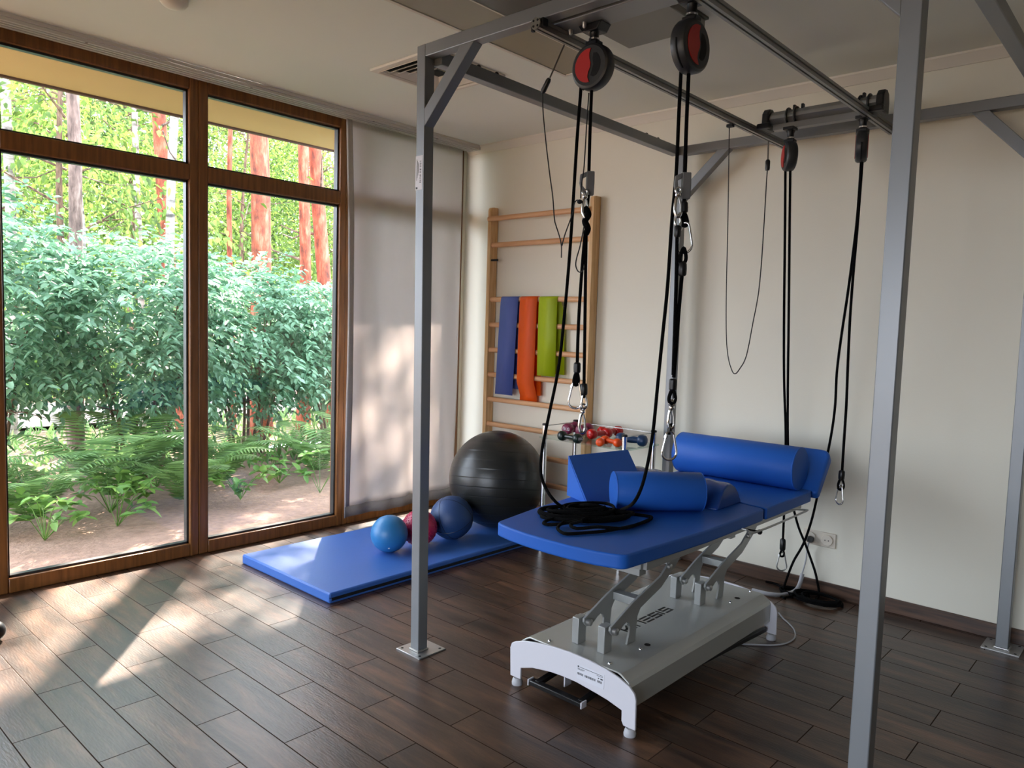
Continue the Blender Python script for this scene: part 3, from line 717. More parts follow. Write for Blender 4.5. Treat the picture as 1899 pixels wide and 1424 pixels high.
# lettering on the base, read from the right-hand side: u along +y, v towards -x
GL = {'K': [[(0, 0), (0, 1)], [(0, .45), (.35, .45), (.8, 1)], [(.35, .45), (.8, 0)]], 'I': [[(0, 0), (0, 1)]],
      'N': [[(0, 0), (0, 1), (.65, 1), (.8, .85), (.8, 0)]], 'E': [[(0, 0), (.8, 0)], [(0, .5), (.8, .5)], [(0, 1), (.8, 1)]],
      'S': [[(.8, 1), (0, 1), (0, .5), (.8, .5), (.8, 0), (0, 0)]], 'i': [[(0, 0), (0, .68)], [(0, .88), (0, 1.0)]]}
GH, u0, x0 = 0.038, 2.445, -1.567
for ch, wd_ in (('K', 0.055), ('I', 0.02), ('N', 0.058), ('E', 0.058), ('S', 0.058), ('i', 0.02), ('S', 0.055)):
    g = MB()
    for st_ in GL[ch]:
        for (a, c), (a2, c2) in zip(st_[:-1], st_[1:]):
            p, q = Vector((x0 - c * GH, u0 + a * 0.055, ZD + 0.0006)), Vector((x0 - c2 * GH, u0 + a2 * 0.055, ZD + 0.0006))
            d = (q - p).normalized() * 0.0032; g.beam(p - d * 1.2, q + d * 1.2, 0.0085, 0.0008)
    g.build('letter', M_text, tb, smooth=0); u0 += wd_ * 1.06 + 0.001
for x, y in ((-1.448, 2.397), (-1.438, 3.12)):
    MB().cyl((x, y, ZD - 0.0002), (x, y, ZD + 0.0008), 0.012, n=20).build('cable_hole', M_hole, tb, smooth=0)
for x, y in ((-1.723, 2.155), (-1.453, 2.16), (-1.444, 2.343), (-1.434, 3.045), (-1.71, 3.24), (-1.434, 3.245)):
    MB().lathe([(0, 0.007), (0.4, 0.007), (0.8, 0.005), (1, 0.002)], (x, y, ZD), (x, y, ZD + 0.007), 14).build('bolt', M_chrome, tb)
# scissor lift: four posts, four curved levers, two cross plates
LV = [(2.224, .303), (2.368, .361), (2.479, .394), (2.56, .418), (2.595, .443), (2.642, .475), (2.70, .52), (2.745, .52), (2.735, .49), (2.673, .437), (2.567, .372), (2.42, .326), (2.402, .30), (2.398, .27), (2.393, .206), (2.337, .206), (2.35, .25), (2.353, .272), (2.343, .288), (2.328, .295), (2.31, .290), (2.29, .277), (2.265, .268), (2.245, .268), (2.232, .278), (2.222, .29)]
for dy, dz, px_ in ((0, 0, ((-1.66, -1.63), (-1.543, -1.512))), (0.70, -0.004, ((-1.654, -1.624), (-1.536, -1.506)))):
    for xa, xb in px_:
        MB().box((xa, 2.207 + dy, ZD), (xb, 2.256 + dy, 0.305 + dz)).build('lift_post', M_lift, tb, bevel=0.0025)
        xl_ = xb + 0.004
        lv = MB().prism(LV, lambda y, z: (xl_, y + dy, z + dz if z > 0.21 else z), (0.009, 0, 0)).build('lever', M_lift, tb, bevel=0.0015)
        yc, zc_ = 2.246 + dy, 0.286 + dz
        MB().lathe([(0, 0.013), (0.75, 0.013), (0.92, 0.010), (1, 0.004)], (xl_ + 0.009, yc, zc_), (xl_ + 0.027, yc, zc_), 18).build('pin_cap', M_steel, lv)
        MB().lathe([(0, 0.013), (0.75, 0.013), (0.92, 0.010), (1, 0.004)], (xa, yc, zc_), (xa - 0.016, yc, zc_), 18).build('pin_cap', M_steel, lv)
        MB().lathe([(0, 0.012), (0.8, 0.012), (1, 0.006)], (xl_ + 0.009, 2.615 + dy, 0.445 + dz), (xl_ + 0.022, 2.615 + dy, 0.445 + dz), 16).build('pivot_bolt', M_steel, lv)
    MB().box((px_[0][1] + 0.013, 2.405 + dy, 0.332 + dz), (px_[1][1] + 0.004, 2.45 + dy, 0.362 + dz)).build('cross_plate', M_lift, tb, bevel=0.002)
    b = MB()
    for xa, xb in px_: b.box((xb - 0.004, 2.66 + dy, 0.485 + dz), (xb + 0.018, 2.76 + dy, 0.56))
    b.build('lever_bracket', M_lift, tb, bevel=0.002)
# release handle of bent wire under the right side
hp_ = [(-1.36, 2.83, 0.60), (-1.285, 2.84, 0.597), (-1.262, 2.87, 0.586), (-1.262, 3.36, 0.586), (-1.275, 3.40, 0.59), (-1.36, 3.26, 0.60)]
hw = MB().tube(smooth_path(hp_, 4), 0.0045, 8).build('release_handle', M_lift, tb)
MB().sphere((-1.27, 2.93, 0.575), 0.011, 14, 8).build('knob', M_black, hw)
MB().tube([(-1.36, 2.86, 0.59), (-1.27, 2.93, 0.577)], 0.004, 6).build('knob_stem', M_black, hw)
# pedal bar under the front plate
pa, pb = at_z(985, 1263, 0.055), at_z(1081, 1306, 0.055)
fp = MB().beam(pa, pb, 0.03, 0.018).build('pedal_bar', M_black, tb, bevel=0.003)
for p, s in ((pa, -1), (pb, 1)):
    d = (pb - pa).normalized() * s
    MB().beam(p, p + d * 0.005, 0.031, 0.024).build('bar_end', M_white, fp, bevel=0.001)
MB().beam(pa.lerp(pb, 0.12), pa.lerp(pb, 0.12) + Vector((0, 0.42, 0.04)), 0.02, 0.02).build('pedal_arm', M_black, fp, bevel=0.002)
MB().beam(pa.lerp(pb, 0.95), pa.lerp(pb, 0.95) + Vector((0, 0.42, 0.04)), 0.02, 0.02).build('pedal_arm', M_black, fp, bevel=0.002)
b = MB(); b.tube([(-1.62 + 0.011 * math.cos(k * 0.7), 2.18 + k * 0.0028, 0.09 + 0.011 * math.sin(k * 0.7)) for k in range(60)], 0.002, 6); b.build('spring', M_chrome, fp)
MB().box((-1.654, 2.16, 0.05), (-1.648, 2.2, 0.14)).build('pedal_hanger', M_white, tb, bevel=0.001)
MB().beam((-1.43, 2.3, 0.05), (-1.36, 3.25, 0.05), 0.02, 0.02).build('pedal_rod', M_black, tb, bevel=0.002)

# ------------------------------------------------------------------ cushions on the table
def roll(a, c, r, label):
    a, c = Vector(a), Vector(c); t = thing('bolster', label, 'bolster', ((a + c) / 2), 'blue cylindrical bolsters')
    MB().lathe([(0, r - 0.004), (0.006 / (c - a).length, r), (1 - 0.006 / (c - a).length, r), (1, r - 0.004)], a, c, 56).build('cover', M_vinyl, t, smooth=40)
    for p, d in ((a, a - c), (c, c - a)):
        d = d.normalized(); u = d.cross(Vector((0, 0, 1))).normalized()
        MB().tube([p - d * 0.003 + (u * math.cos(q) + Vector((0, 0, 1)) * math.sin(q)) * (r - 0.0015) for q in [2 * math.pi * k / 48 for k in range(48)]], 0.0022, 6, True).build('end_seam', M_vinyl, t)
    return t
roll((-1.985, 3.535, ZT + 0.103), (-1.355, 3.545, ZT + 0.103), 0.103, 'large blue bolster lying across the raised headrest end of the table')
roll((-1.725, 2.535, ZT + 0.079), (-1.475, 2.805, ZT + 0.079), 0.079, 'smaller blue bolster lying beside the black rope coil on the table')
# wedge
A0 = Vector((-2.012, 2.60, ZT)); C0 = Vector((-1.845, 2.532, ZT)); L = Vector((0.07, 0.36, 0))
zA = at_y(1048.5, 844, 2.60).z
t = thing('wedge_cushion', 'blue wedge cushion standing on the window side of the table', 'cushion', A0 + L * 0.5)
Ah = Vector((A0.x, A0.y, zA))
b = MB(); V = [A0, C0, C0 + (A0 - C0) * 0.03 + Vector((0, 0, 0.006)), Ah + (C0 - A0) * 0.02, Ah]
b.add(V + [p + L for p in V], [(4, 3, 2, 1, 0), (5, 6, 7, 8, 9), (0, 1, 6, 5), (1, 2, 7, 6), (2, 3, 8, 7), (3, 4, 9, 8), (4, 0, 5, 9)])
b.build('cover', M_vinyl, t, bevel=0.004, seg=3)
MB().tube([A0 - L.normalized() * 0.001 + (C0 - A0) * 0.86 + Vector((0, 0, 0.012)), Ah.lerp(A0, 0.06) + (C0 - A0) * 0.04 - L.normalized() * 0.001], 0.0012, 6).build('seam', M_vinyl, t)
# half-roll, shiny, with creased end
t = thing('half_roll_cushion', 'shiny blue half-roll cushion lying across the table behind the smaller bolster', 'cushion', (-1.7, 2.98, ZT))
M_shiny = mat('glossy_blue_vinyl', '#1f478f', 0.27, noise=0.06, nscale=6, bump=0.15, bscale=16)
hr = [(2.845, 0), (2.852, 0.012), (2.885, 0.062), (2.91, 0.088), (2.945, 0.10), (2.985, 0.1), (3.02, 0.088), (3.05, 0.062), (3.085, 0.014), (3.09, 0)]
b = MB(); NX = 24; vv = []
for i in range(NX + 1):
    x = -1.99 + (0.565) * i / NX; e = min(1, (NX - i) / 2.5, (i + 0.5) / 2.5); s = 0.9 + 0.1 * e
    for (y, z) in hr: vv.append((x, 2.968 + (y - 2.968) * s, ZT + z * (0.93 + 0.07 * e) + (0.003 * math.sin(i * 1.7 + y * 40) if z > 0.02 else 0)))
nh = len(hr)
b.add(vv, [(i * nh + j, i * nh + j + 1, (i + 1) * nh + j + 1, (i + 1) * nh + j) for i in range(NX) for j in range(nh - 1)] + [(i * nh + nh - 1, i * nh, (i + 1) * nh, (i + 1) * nh + nh - 1) for i in range(NX)] + [tuple(range(nh)), tuple(NX * nh + k for k in range(nh))])
b.build('cover', M_shiny, t, smooth=50, bevel=0.006, seg=3)

# ------------------------------------------------------------------ folding mat and balls
t = thing('folding_mat', 'folded blue exercise mat on the floor by the window', 'mat', (-3.47, 3.0, 0))
MX0, MX1, MY0, MY1 = -3.90, -3.047, 2.085, 3.93
MB().box((MX0, MY0, 0.0), (MX1, MY1, 0.024)).build('lower_pad', M_mat, t, bevel=0.006, seg=3)
MB().box((MX0, MY0, 0.0245), (MX1, MY1, 0.053)).build('upper_pad', M_mat, t, bevel=0.008, seg=3)
MB().box((MX0 + 0.004, MY0 - 0.0015, 0.006), (MX1 - 0.004, MY0 + 0.004, 0.046)).build('fold_cover', M_mat, t, bevel=0.002)
MB().box((MX1 - 0.004, MY0 + 0.012, 0.013), (MX1 + 0.0015, MY1 - 0.02, 0.028)).build('velcro_strip', M_velcro, t, smooth=0)
ZM = 0.053
M_gym = mat('gym_ball_rubber', '#232423', 0.34)
n_, l_ = M_gym.node_tree.nodes, M_gym.node_tree.links
tcn = n_.new('ShaderNodeTexCoord'); wv = n_.new('ShaderNodeTexWave'); wv.bands_direction = 'Z'; wv.wave_profile = 'SAW'
wv.inputs['Scale'].default_value = 5.5; wv.inputs['Distortion'].default_value = 0.15
rp_ = n_.new('ShaderNodeValToRGB'); rp_.color_ramp.elements[0].position = 0.0; rp_.color_ramp.elements[0].color = (0, 0, 0, 1); rp_.color_ramp.elements[1].position = 0.12; rp_.color_ramp.elements[1].color = (1, 1, 1, 1)
mpn = n_.new('ShaderNodeMapping'); mpn.inputs['Rotation'].default_value = (0.16, 0.1, 0)
bp_ = n_.new('ShaderNodeBump'); bp_.inputs['Strength'].default_value = 0.35; bp_.inputs['Distance'].default_value = 0.004
l_.new(tcn.outputs['Object'], mpn.inputs[0]); l_.new(mpn.outputs[0], wv.inputs['Vector']); l_.new(wv.outputs['Color'], rp_.inputs[0]); l_.new(rp_.outputs[0], bp_.inputs['Height']); l_.new(bp_.outputs[0], n_['Principled BSDF'].inputs['Normal'])
M_lball = mat('light_blue_ball_rubber', '#2f78b0', 0.4, noise=0.05, nscale=12)
M_dball = mat('dark_blue_ball_rubber', '#22406f', 0.5, noise=0.06, nscale=9, bump=0.1, bscale=200)
M_rball = mat('crimson_ball_rubber', '#b01c4c', 0.4)
def ball(name, label, c, r, m, nu=64, nv=40):
    t = thing(name, label, 'ball', (c[0], c[1], ZM))
    MB().sphere((c[0], c[1], ZM + r), r, nu, nv).build('body', m, t, smooth=180); return t
t = ball('gym_ball', 'large black ridged gym ball on the far end of the mat', (-3.37, 3.60), 0.318, M_gym, 96, 56)
bo = t.children[0]                              # local origin at the ball centre so the ridges run round it
for v in bo.data.vertices: v.co.z -= 0.318
bo.location.z = 0.318
lc = Vector((-3.392, 2.722, ZM + 0.107))
t = ball('exercise_ball', 'small light blue ball with white plug in front on the mat', lc, 0.107, M_lball)
dp = (Vector(CAMPOS) - lc).normalized(); dp = (dp + Vector((0, 0, -0.95))).normalized()
MB().lathe([(0, 0.006), (0.6, 0.006), (1, 0.003)], lc + dp * 0.105, lc + dp * 0.1095, 12).build('valve_plug', M_white, t)
b = MB()
sn = Vector((0.55, -0.83, 0.0)).normalized()
b.tube([lc + (Vector((0.83, 0.55, 0)).normalized() * math.cos(q) + Vector((0, 0, 1)) * math.sin(q)) * 0.107 for q in [2 * math.pi * k / 60 for k in range(60)]], 0.0007, 5, True)
b.build('mould_seam', M_lball, t)
rc = Vector((-3.378, 2.938, ZM + 0.106))
t = ball('massage_ball', 'crimson ball with raised dots between the two blue balls', rc, 0.106, M_rball)
b = MB(); gold = math.pi * (3 - math.sqrt(5))
for i in range(420):
    z = 1 - 2 * (i + 0.5) / 420; q = math.sqrt(1 - z * z); p = Vector((q * math.cos(gold * i), q * math.sin(gold * i), z)); 
    b.lathe([(0, 0.0042), (0.6, 0.003), (1, 0.0012)], rc + p * 0.105, rc + p * 0.1085, 6)
b.build('raised_dots', M_rball, t)
dc = Vector((-3.35, 3.176, ZM + 0.134))
t = ball('medicine_ball', 'dark blue medicine ball with seams leaning by the black gym ball', dc, 0.134, M_dball)
b = MB()
for ax in (Vector((1, 0.3, 0.4)), Vector((-0.5, 1, 0.5)), Vector((0.2, -0.6, 1))):
    ax = ax.normalized(); u = ax.orthogonal().normalized(); v = ax.cross(u)
    b.tube([dc + (u * math.cos(q) + v * math.sin(q)) * 0.1342 for q in [2 * math.pi * k / 72 for k in range(72)]], 0.0014, 5, True)
b.build('seam_lines', M_black, t)
t = thing('black_round_object', 'small black rounded object on the floor at the left edge of the view', 'ball', (-3.637, 0.838, 0))  # unidentified rounded thing, drawn as a plain black sphere
MB().sphere((-3.637, 0.838, 0.042), 0.042, 28, 16).build('body', M_black, t, smooth=180)

# ------------------------------------------------------------------ wall bars with exercise bands
t = thing('wall_bars', 'wooden gymnastic wall bars fixed to the back wall by the window corner', 'wall bars', (-3.42, BY, 0))
MB().prism(fillet([(3.983, 0), (3.983, 2.235), (4.058, 2.235), (4.058, 0)], [0, 0.03, 0.004, 0]), lambda y, z: (-3.897, y, z), (0.032, 0, 0)).build('upright', M_birchw, t, bevel=0.004)
MB().prism(fillet([(3.983, 0), (3.983, 2.235), (4.058, 2.235), (4.058, 0)], [0, 0.03, 0.004, 0]), lambda y, z: (-2.98, y, z), (0.032, 0, 0)).build('upright', M_birchw, t, bevel=0.004)
RZ = [at_y(919, 405, 3.975).z, at_y(922, 454.3, 4.01).z] + [at_y(910, q, 4.0).z for q in (555, 602, 648.6, 694.4, 740, 786)]
dzr = (RZ[2] - RZ[7]) / 5
RZ += [RZ[7] - dzr * k for k in (1, 2, 3, 4, 5) if RZ[7] - dzr * k > 0.05]
for i, z in enumerate(RZ):
    y = 3.975 if i == 0 else 4.005
    b = MB(); out = [(0.013 * math.cos(q), 0.018 * math.sin(q)) for q in [2 * math.pi * k / 16 for k in range(16)]]
    b.prism(out, lambda a, c: (-3.867 if i else -3.885, y + a, z + c), (0.889 if i else 0.91, 0, 0)); b.build('rung', M_rung, t, smooth=50, bevel=0.002)
zb = at_y(920, 482, 3.99).z
MB().box((-3.866, 3.992, zb - 0.007), (-3.80, 4.004, zb + 0.007)).build('rung_bracket', M_black, t, bevel=0.001)
def band(x0, x1, xs, zf, zbk, m, label, tuck=None, shift=0.02):
    """strip hung over the third rung; front end at zf, rear end at zbk"""
    t = thing('exercise_band', label, 'exercise band', ((x0 + x1) / 2, 4.0, RZ[2] + 0.02), 'elastic bands on the wall bars')
    zt = RZ[2]
    path = [(0, 4.005 - 0.0215, zf)]
    if tuck: path = [(0, 4.028, zf), (0, 4.028, tuck[0]), (0, 3.986, tuck[1])]
    path += [(0, 3.983, zt - 0.25), (0, 3.984, zt - 0.05)]
    path += [(0, 4.005 - 0.0175 * math.cos(q), zt + 0.0205 * math.sin(q)) for q in [math.pi * k / 6 for k in range(7)]]
    path += [(1, 4.0245, zt - 0.1), (1, 4.0275, zbk)]
    b = MB(); vv = []
    for s, y, z in path:
        f = (zt - z) / 0.7
        dx = -xs * max(0, f) + (shift if s else 0) * min(1, max(0, f) * 5); vv += [(x0 + dx, y, z), (x1 + dx, y, z)]
    b.add(vv, [(2 * i, 2 * i + 1, 2 * i + 3, 2 * i + 2) for i in range(len(path) - 1)])
    o = b.build('strip', m, t, smooth=60); o.modifiers.new('thickness', 'SOLIDIFY').thickness = 0.0012
    return t
band(-3.748, -3.578, 0.03, 0.885, 0.93, M_bandb, 'blue elastic band hung over the wall bar, leftmost of the three')
band(-3.562, -3.402, 0.01, 0.82, 0.90, M_bando, 'orange elastic band hung over the wall bar between blue and green ones', tuck=(RZ[6] + 0.05, RZ[5] - 0.03), shift=0.03)
band(-3.388, -3.226, -0.008, 1.045, 1.06, M_bandg, 'lime green elastic band hung over the wall bar beside the orange one', shift=0.045)

# ------------------------------------------------------------------ glass rack with dumbbells
t = thing('glass_rack', 'small chrome and glass rack with weights standing before the wall bars', 'rack', (-2.65, 3.71, 0))
for x in (-2.943, -2.36):
    for y in (3.56, 3.87):
        p = MB().cyl((x, y, 0.0), (x, y, 0.78), 0.0155, n=20).build('post', M_chrome, t)
        MB().lathe([(0, 0.0175), (0.7, 0.0175), (1, 0.014)], (x, y, 0.778), (x, y, 0.79), 18).build('cap', M_black, p)
        MB().cyl((x, y, 0.688), (x, y, 0.698), 0.019, n=18).build('shelf_ring', M_chrome, p)
for z in (0.70, 0.24):
    MB().prism(fillet([(-2.975, 3.535), (-2.328, 3.535), (-2.328, 3.895), (-2.975, 3.895)], 0.02), lambda x, y: (x, y, z), (0, 0, 0.008)).build('glass_shelf', M_shelfglass, t, smooth=0)
b = MB()
for p, q in (((-2.943, 3.87), (-2.36, 3.87)), ((-2.943, 3.56), (-2.943, 3.87)), ((-2.36, 3.56), (-2.36, 3.87))): b.tube([(*p, 0.775), (*q, 0.775)], 0.003, 6)
b.build('guard_rail', M_steel, t)
def text_mesh(s, size, depth=0.0006):
    cu = bpy.data.curves.new('marking', 'FONT'); cu.body = s; cu.size = size; cu.extrude = depth; cu.align_x = 'CENTER'; cu.align_y = 'CENTER'
    o = bpy.data.objects.new('marking', cu); COL.objects.link(o); me = bpy.data.meshes.new_from_object(o.evaluated_get(bpy.context.evaluated_depsgraph_get()))
    bpy.data.objects.remove(o); bpy.data.curves.remove(cu); return me
def dumbbell(m, r, half, rh, pxa, pxb, label, zo=0.0, mark=None, tilt=0.0):
    z = 0.7085 + r * 0.97 + zo
    # nearer head where it shows; the handle turns towards the other head
    a = at_z(*pxa, z); best = None
    for k in range(180):
        q = math.radians(2 * k); c = a + Vector((math.cos(q), math.sin(q), 0)) * (2 * half); d = np.array(c) - CAMPOS; zc = d @ _f
        e = (CX + FPX * (d @ _r2) / zc - pxb[0]) ** 2 + (CY - FPX * (d @ _u2) / zc - pxb[1]) ** 2
        if best is None or e < best[0]: best = (e, q, c)
    ang = best[1]; mid = (a + best[2]) / 2
    t = thing('dumbbell', label, 'dumbbell', mid, 'small coloured dumbbells on the glass shelf')
    MB().lathe([(0, rh), (0.5, rh * 1.12), (1, rh)], (-half + r * 0.7, 0, 0), (half - r * 0.7, 0, 0), 16).build('handle', m, t, local=True)
    for s in (-1, 1):
        b = MB(); prof = [(0, r * 0.55), (0.08, r * 0.8), (0.25, r * 0.98), (0.5, r), (0.75, r * 0.98), (0.92, r * 0.8), (1, r * 0.5)]
        h = b.lathe(prof, (s * half - r * 0.8, 0, 0), (s * half + r * 0.8, 0, 0), 10).build('head', m, t, smooth=60, bevel=0.003, local=True)
        if mark and s == mark[1]:
            me = text_mesh(mark[0], r * 0.75); o = bpy.data.objects.new('marking', me); COL.objects.link(o); o.parent = h; me.materials.append(M_label)
            o.location = (s * half + s * (r * 0.8 + 0.0006), 0, 0); o.rotation_euler = (math.pi / 2, 0, s * math.pi / 2)
    t.rotation_euler = (0, tilt, ang); return t
M_dp = mat('plum_vinyl', '#84304f', 0.3); M_dr = mat('red_vinyl', '#c01818', 0.28); M_do = mat('orange_vinyl', '#e8500f', 0.4); M_db = mat('navy_vinyl', '#1d3d63', 0.4); M_dk = mat('dark_green_vinyl', '#11201d', 0.35)
dumbbell(M_dp, 0.037, 0.056, 0.016, (1053, 795), (1067, 785), 'plum dumbbell at the left end of the glass shelf behind the black one', mark=('1KG', -1))
dumbbell(M_dp, 0.037, 0.056, 0.016, (1078, 798), (1092, 788), 'plum dumbbell beside the other plum one, right behind the hanging snap hook')
dumbbell(M_dk, 0.030, 0.062, 0.012, (1071, 813), (1043, 807), 'black-green dumbbell at the front edge of the glass shelf', mark=('1KG', -1))
dumbbell(M_dr, 0.033, 0.062, 0.016, (1098, 805), (1127, 797), 'red dumbbell next to the plum pair, under the orange ones')
dumbbell(M_dr, 0.033, 0.06, 0.016, (1146, 799), (1116, 803), 'red dumbbell at the back of the glass shelf')
dumbbell(M_do, 0.025, 0.05, 0.013, (1113, 820), (1121, 806), 'orange dumbbell pointing to the front edge of the shelf')
dumbbell(M_do, 0.025, 0.056, 0.013, (1145, 821), (1122, 806), 'orange dumbbell lying crosswise by the front chrome post', zo=0.004)
dumbbell(M_db, 0.034, 0.066, 0.019, (1191, 817), (1151, 810), 'navy dumbbell at the right end of the glass shelf')
# ------------------------------------------------------------------ ropes, hooks and cords
RR = 0.0062
def P3(L):
    """(pixel x, pixel y, distance y of the hanging plane) -> points"""
    return [at_y(a, b, c) for a, b, c in L]
def rope(name, label, cat, strands, loc, r=RR, m=None, group=None, part='strand', closed=False):
    t = thing(name, label, cat, loc, group)
    for s in strands: MB().tube(smooth_path(s, 6), r, 8).build(part, m or M_rope, t, smooth=70)
    return t
def collar(t, p, q, r=0.0125, name='rope_collar'):
    MB().lathe([(0, r * 0.7), (0.12, r), (0.5, r * 1.05), (0.88, r), (1, r * 0.7)], p, q, 14).build(name, M_black, t)
def loop(t, p, q, w, r=RR, m=None, name='rope_loop'):
    """drop-shaped loop hanging from p to q, w wide in the picture plane"""
    p, q = Vector(p), Vector(q); s = Vector(tuple(_r2)); h = q - p; pts = []
    for k in range(20):
        a = 2 * math.pi * k / 20; f = (1 - math.cos(a)) / 2
        pts.append(p + h * f + s * (w / 2 * math.sin(a) * (0.35 + 0.65 * f)))
    MB().tube(pts, r, 8, True).build(name, m or M_rope, t, smooth=70)
def carabiner(p, q, wd, label, turn=0.0, r=0.004, m=None, group='steel carabiners on the ropes'):
    """pear-shaped carabiner from top point p to bottom point q; turn about its own axis"""
    p, q = Vector(p), Vector(q); d = (q - p); h = d.length; dn = d.normalized()
    s = Vector(tuple(_r2)); s = (s - dn * s.dot(dn)).normalized(); f = dn.cross(s); s = s * math.cos(turn) + f * math.sin(turn)
    t = thing('carabiner', label, 'carabiner', p, group); m = m or M_chrome
    rt, rb = wd * 0.27, wd * 0.5; body = []
    def pt(a, b): return p + s * a + dn * b
    # outline: small arc at the top, wide arc at the bottom
    for k in range(0, 11): a = math.radians(180 + 18 * k); body.append(pt(rt * math.cos(a), rt + rt * math.sin(a)))
    side_r = len(body)
    for k in range(0, 15): a = math.radians(-12 + 204 * k / 14); body.append(pt(rb * math.cos(a), h - rb + rb * math.sin(a)))
    MB().tube(body, r, 8).build('body', m, t, smooth=70)     # open on the gate side
    MB().tube([body[-1], body[0]], r * 0.92, 8).build('gate', m, t, smooth=70)
    MB().cyl(Vector(body[0]).lerp(body[-1], -0.02), Vector(body[0]).lerp(body[-1], 0.16), r * 1.5, n=10).build('gate_nose', m, t)
    return t
def snap_hook(p, q, label, r=0.005):
    """swivel snap hook: eye at p, hook bottom at q"""
    p, q = Vector(p), Vector(q); d = q - p; h = d.length; dn = d.normalized(); s = Vector(tuple(_r2)); s = (s - dn * s.dot(dn)).normalized()
    t = thing('snap_hook', label, 'snap hook', p, 'steel snap hooks on the ropes')
    pt = lambda a, b: p + s * (a * h) + dn * (b * h)
    MB().tube([pt(0.09 * math.cos(a), 0.1 + 0.1 * math.sin(a)) for a in [2 * math.pi * k / 16 for k in range(16)]], r * 0.8, 8, True).build('swivel_eye', M_chrome, t, smooth=70)
    MB().lathe([(0, r * 1.1), (0.3, r * 1.9), (0.7, r * 1.9), (1, r * 1.2)], pt(0, 0.19), pt(0, 0.32), 12).build('swivel_barrel', M_chrome, t)
    bd = [pt(0, 0.3), pt(-0.06, 0.4), pt(-0.09, 0.6), pt(-0.10, 0.8), pt(-0.06, 0.94), pt(0, 1.0), pt(0.07, 0.95), pt(0.095, 0.85)]
    MB().tube(smooth_path(bd, 3), r * 1.15, 8).build('hook_body', M_chrome, t, smooth=70)
    MB().tube([pt(0.03, 0.36), pt(0.09, 0.6), pt(0.095, 0.84)], r * 0.8, 8).build('gate', M_steel, t, smooth=70)
    return t
def cleat(p, q, label):
    """grey rope adjuster: a slotted block with an open hook side; p top, q bottom"""
    p, q = Vector(p), Vector(q); h = (p - q).length; s = Vector(tuple(_r)); t = thing('rope_adjuster', label, 'rope adjuster', p, 'grey rope adjusters'); f = Vector(tuple(_f)); f.z = 0; f.normalize()
    pt = lambda a, b: p + s * a + Vector((0, 0, -b)) - f * 0.011
    MB().prism([(-0.012, 0), (0.016, 0), (0.017, h * 0.5), (0.016, h), (-0.012, h)], lambda a, b: pt(a, b), f * 0.022).build('block', M_cleat, t, bevel=0.003)
    MB().prism([(-0.012, 0.002), (-0.034, 0.012), (-0.036, h * 0.5), (-0.03, h * 0.78), (-0.012, h * 0.96), (-0.012, h * 0.78), (-0.024, h * 0.62), (-0.026, 0.026), (-0.012, 0.018)], lambda a, b: pt(a, b) + f * 0.004, f * 0.014).build('hook_arm', M_cleat, t, bevel=0.002)
    return t

# -- near left pulley: long strand to the coil on the table, short strand to its adjuster
y1 = YP
coil_in = at_z(1046, 943, ZT + 0.012)
main_l = P3([(1078, 140, y1), (1077, 168, y1), (1070, 260, y1), (1058, 450, y1), (1047, 580, y1), (1036, 680, y1 - .01), (1019, 765, y1 - .02), (1006, 830, y1 - .02), (1003, 875, y1 - .01), (1012, 905, y1), (1028, 928, y1)]) + [coil_in]
short_l = P3([(1099, 140, y1), (1097, 170, y1), (1094, 250, y1), (1092, 322, y1), (1091, 362, y1), (1089, 385, y1)])
t = rope('pulley_rope', 'black rope over the near left pulley running down to the coil on the table', 'rope', [main_l, short_l], pc1, group='black pulley ropes')
cleat(at_y(1094, 318, y1), at_y(1094, 362, y1), 'grey rope adjuster under the near left pulley')
# sling rope hooked to the left adjuster, both ends hanging to carabiners
kt = P3([(1086, 385, y1 - .02), (1091, 398, y1 - .02), (1085, 410, y1 - .02), (1090, 424, y1 - .02), (1086, 434, y1 - .02)])
sa_ = P3([(1085, 432, y1 - .02), (1080, 490, y1 - .02), (1075, 560, y1 - .02), (1072, 620, y1 - .02), (1070.5, 672, y1 - .02), (1069, 710, y1 - .02)])
sb_ = P3([(1087, 432, y1 - .01), (1086, 500, y1 - .01), (1085, 580, y1 - .01), (1084, 650, y1 - .01), (1083, 716, y1 - .01), (1083, 738, y1 - .01)])
t = rope('sling_rope', 'black two-ended rope hanging below the left adjuster in front of the wall bars', 'rope', [sa_, sb_], at_y(1086, 430, y1), group='black two-ended hanging ropes')
MB().tube(smooth_path(kt, 5), 0.0115, 8).build('knot', M_rope, t, smooth=70)
collar(t, at_y(1070.5, 672, y1 - .02), at_y(1070, 692, y1 - .02)); collar(t, at_y(1083, 711, y1 - .01), at_y(1083, 733, y1 - .01))
loop(t, at_y(1069.5, 690, y1 - .02), at_y(1068, 714, y1 - .02), 0.022); loop(t, at_y(1083, 731, y1 - .01), at_y(1083, 757, y1 - .01), 0.026, 0.0045, M_chrome, 'thimble')
snap_hook(at_y(1085, 352, y1 - .025), at_y(1086, 404, y1 - .025), 'steel snap hook joining the left adjuster to the rope below it')
carabiner(at_y(1068.5, 708, y1 - .02), at_y(1066, 757, y1 - .02), 0.048, 'open pear-shaped carabiner before the wall bars, left of the small ring', turn=0.2)
snap_hook(at_y(1081, 749, y1 - .01), at_y(1079, 802, y1 - .01), 'steel snap hook hanging over the black-green dumbbell')

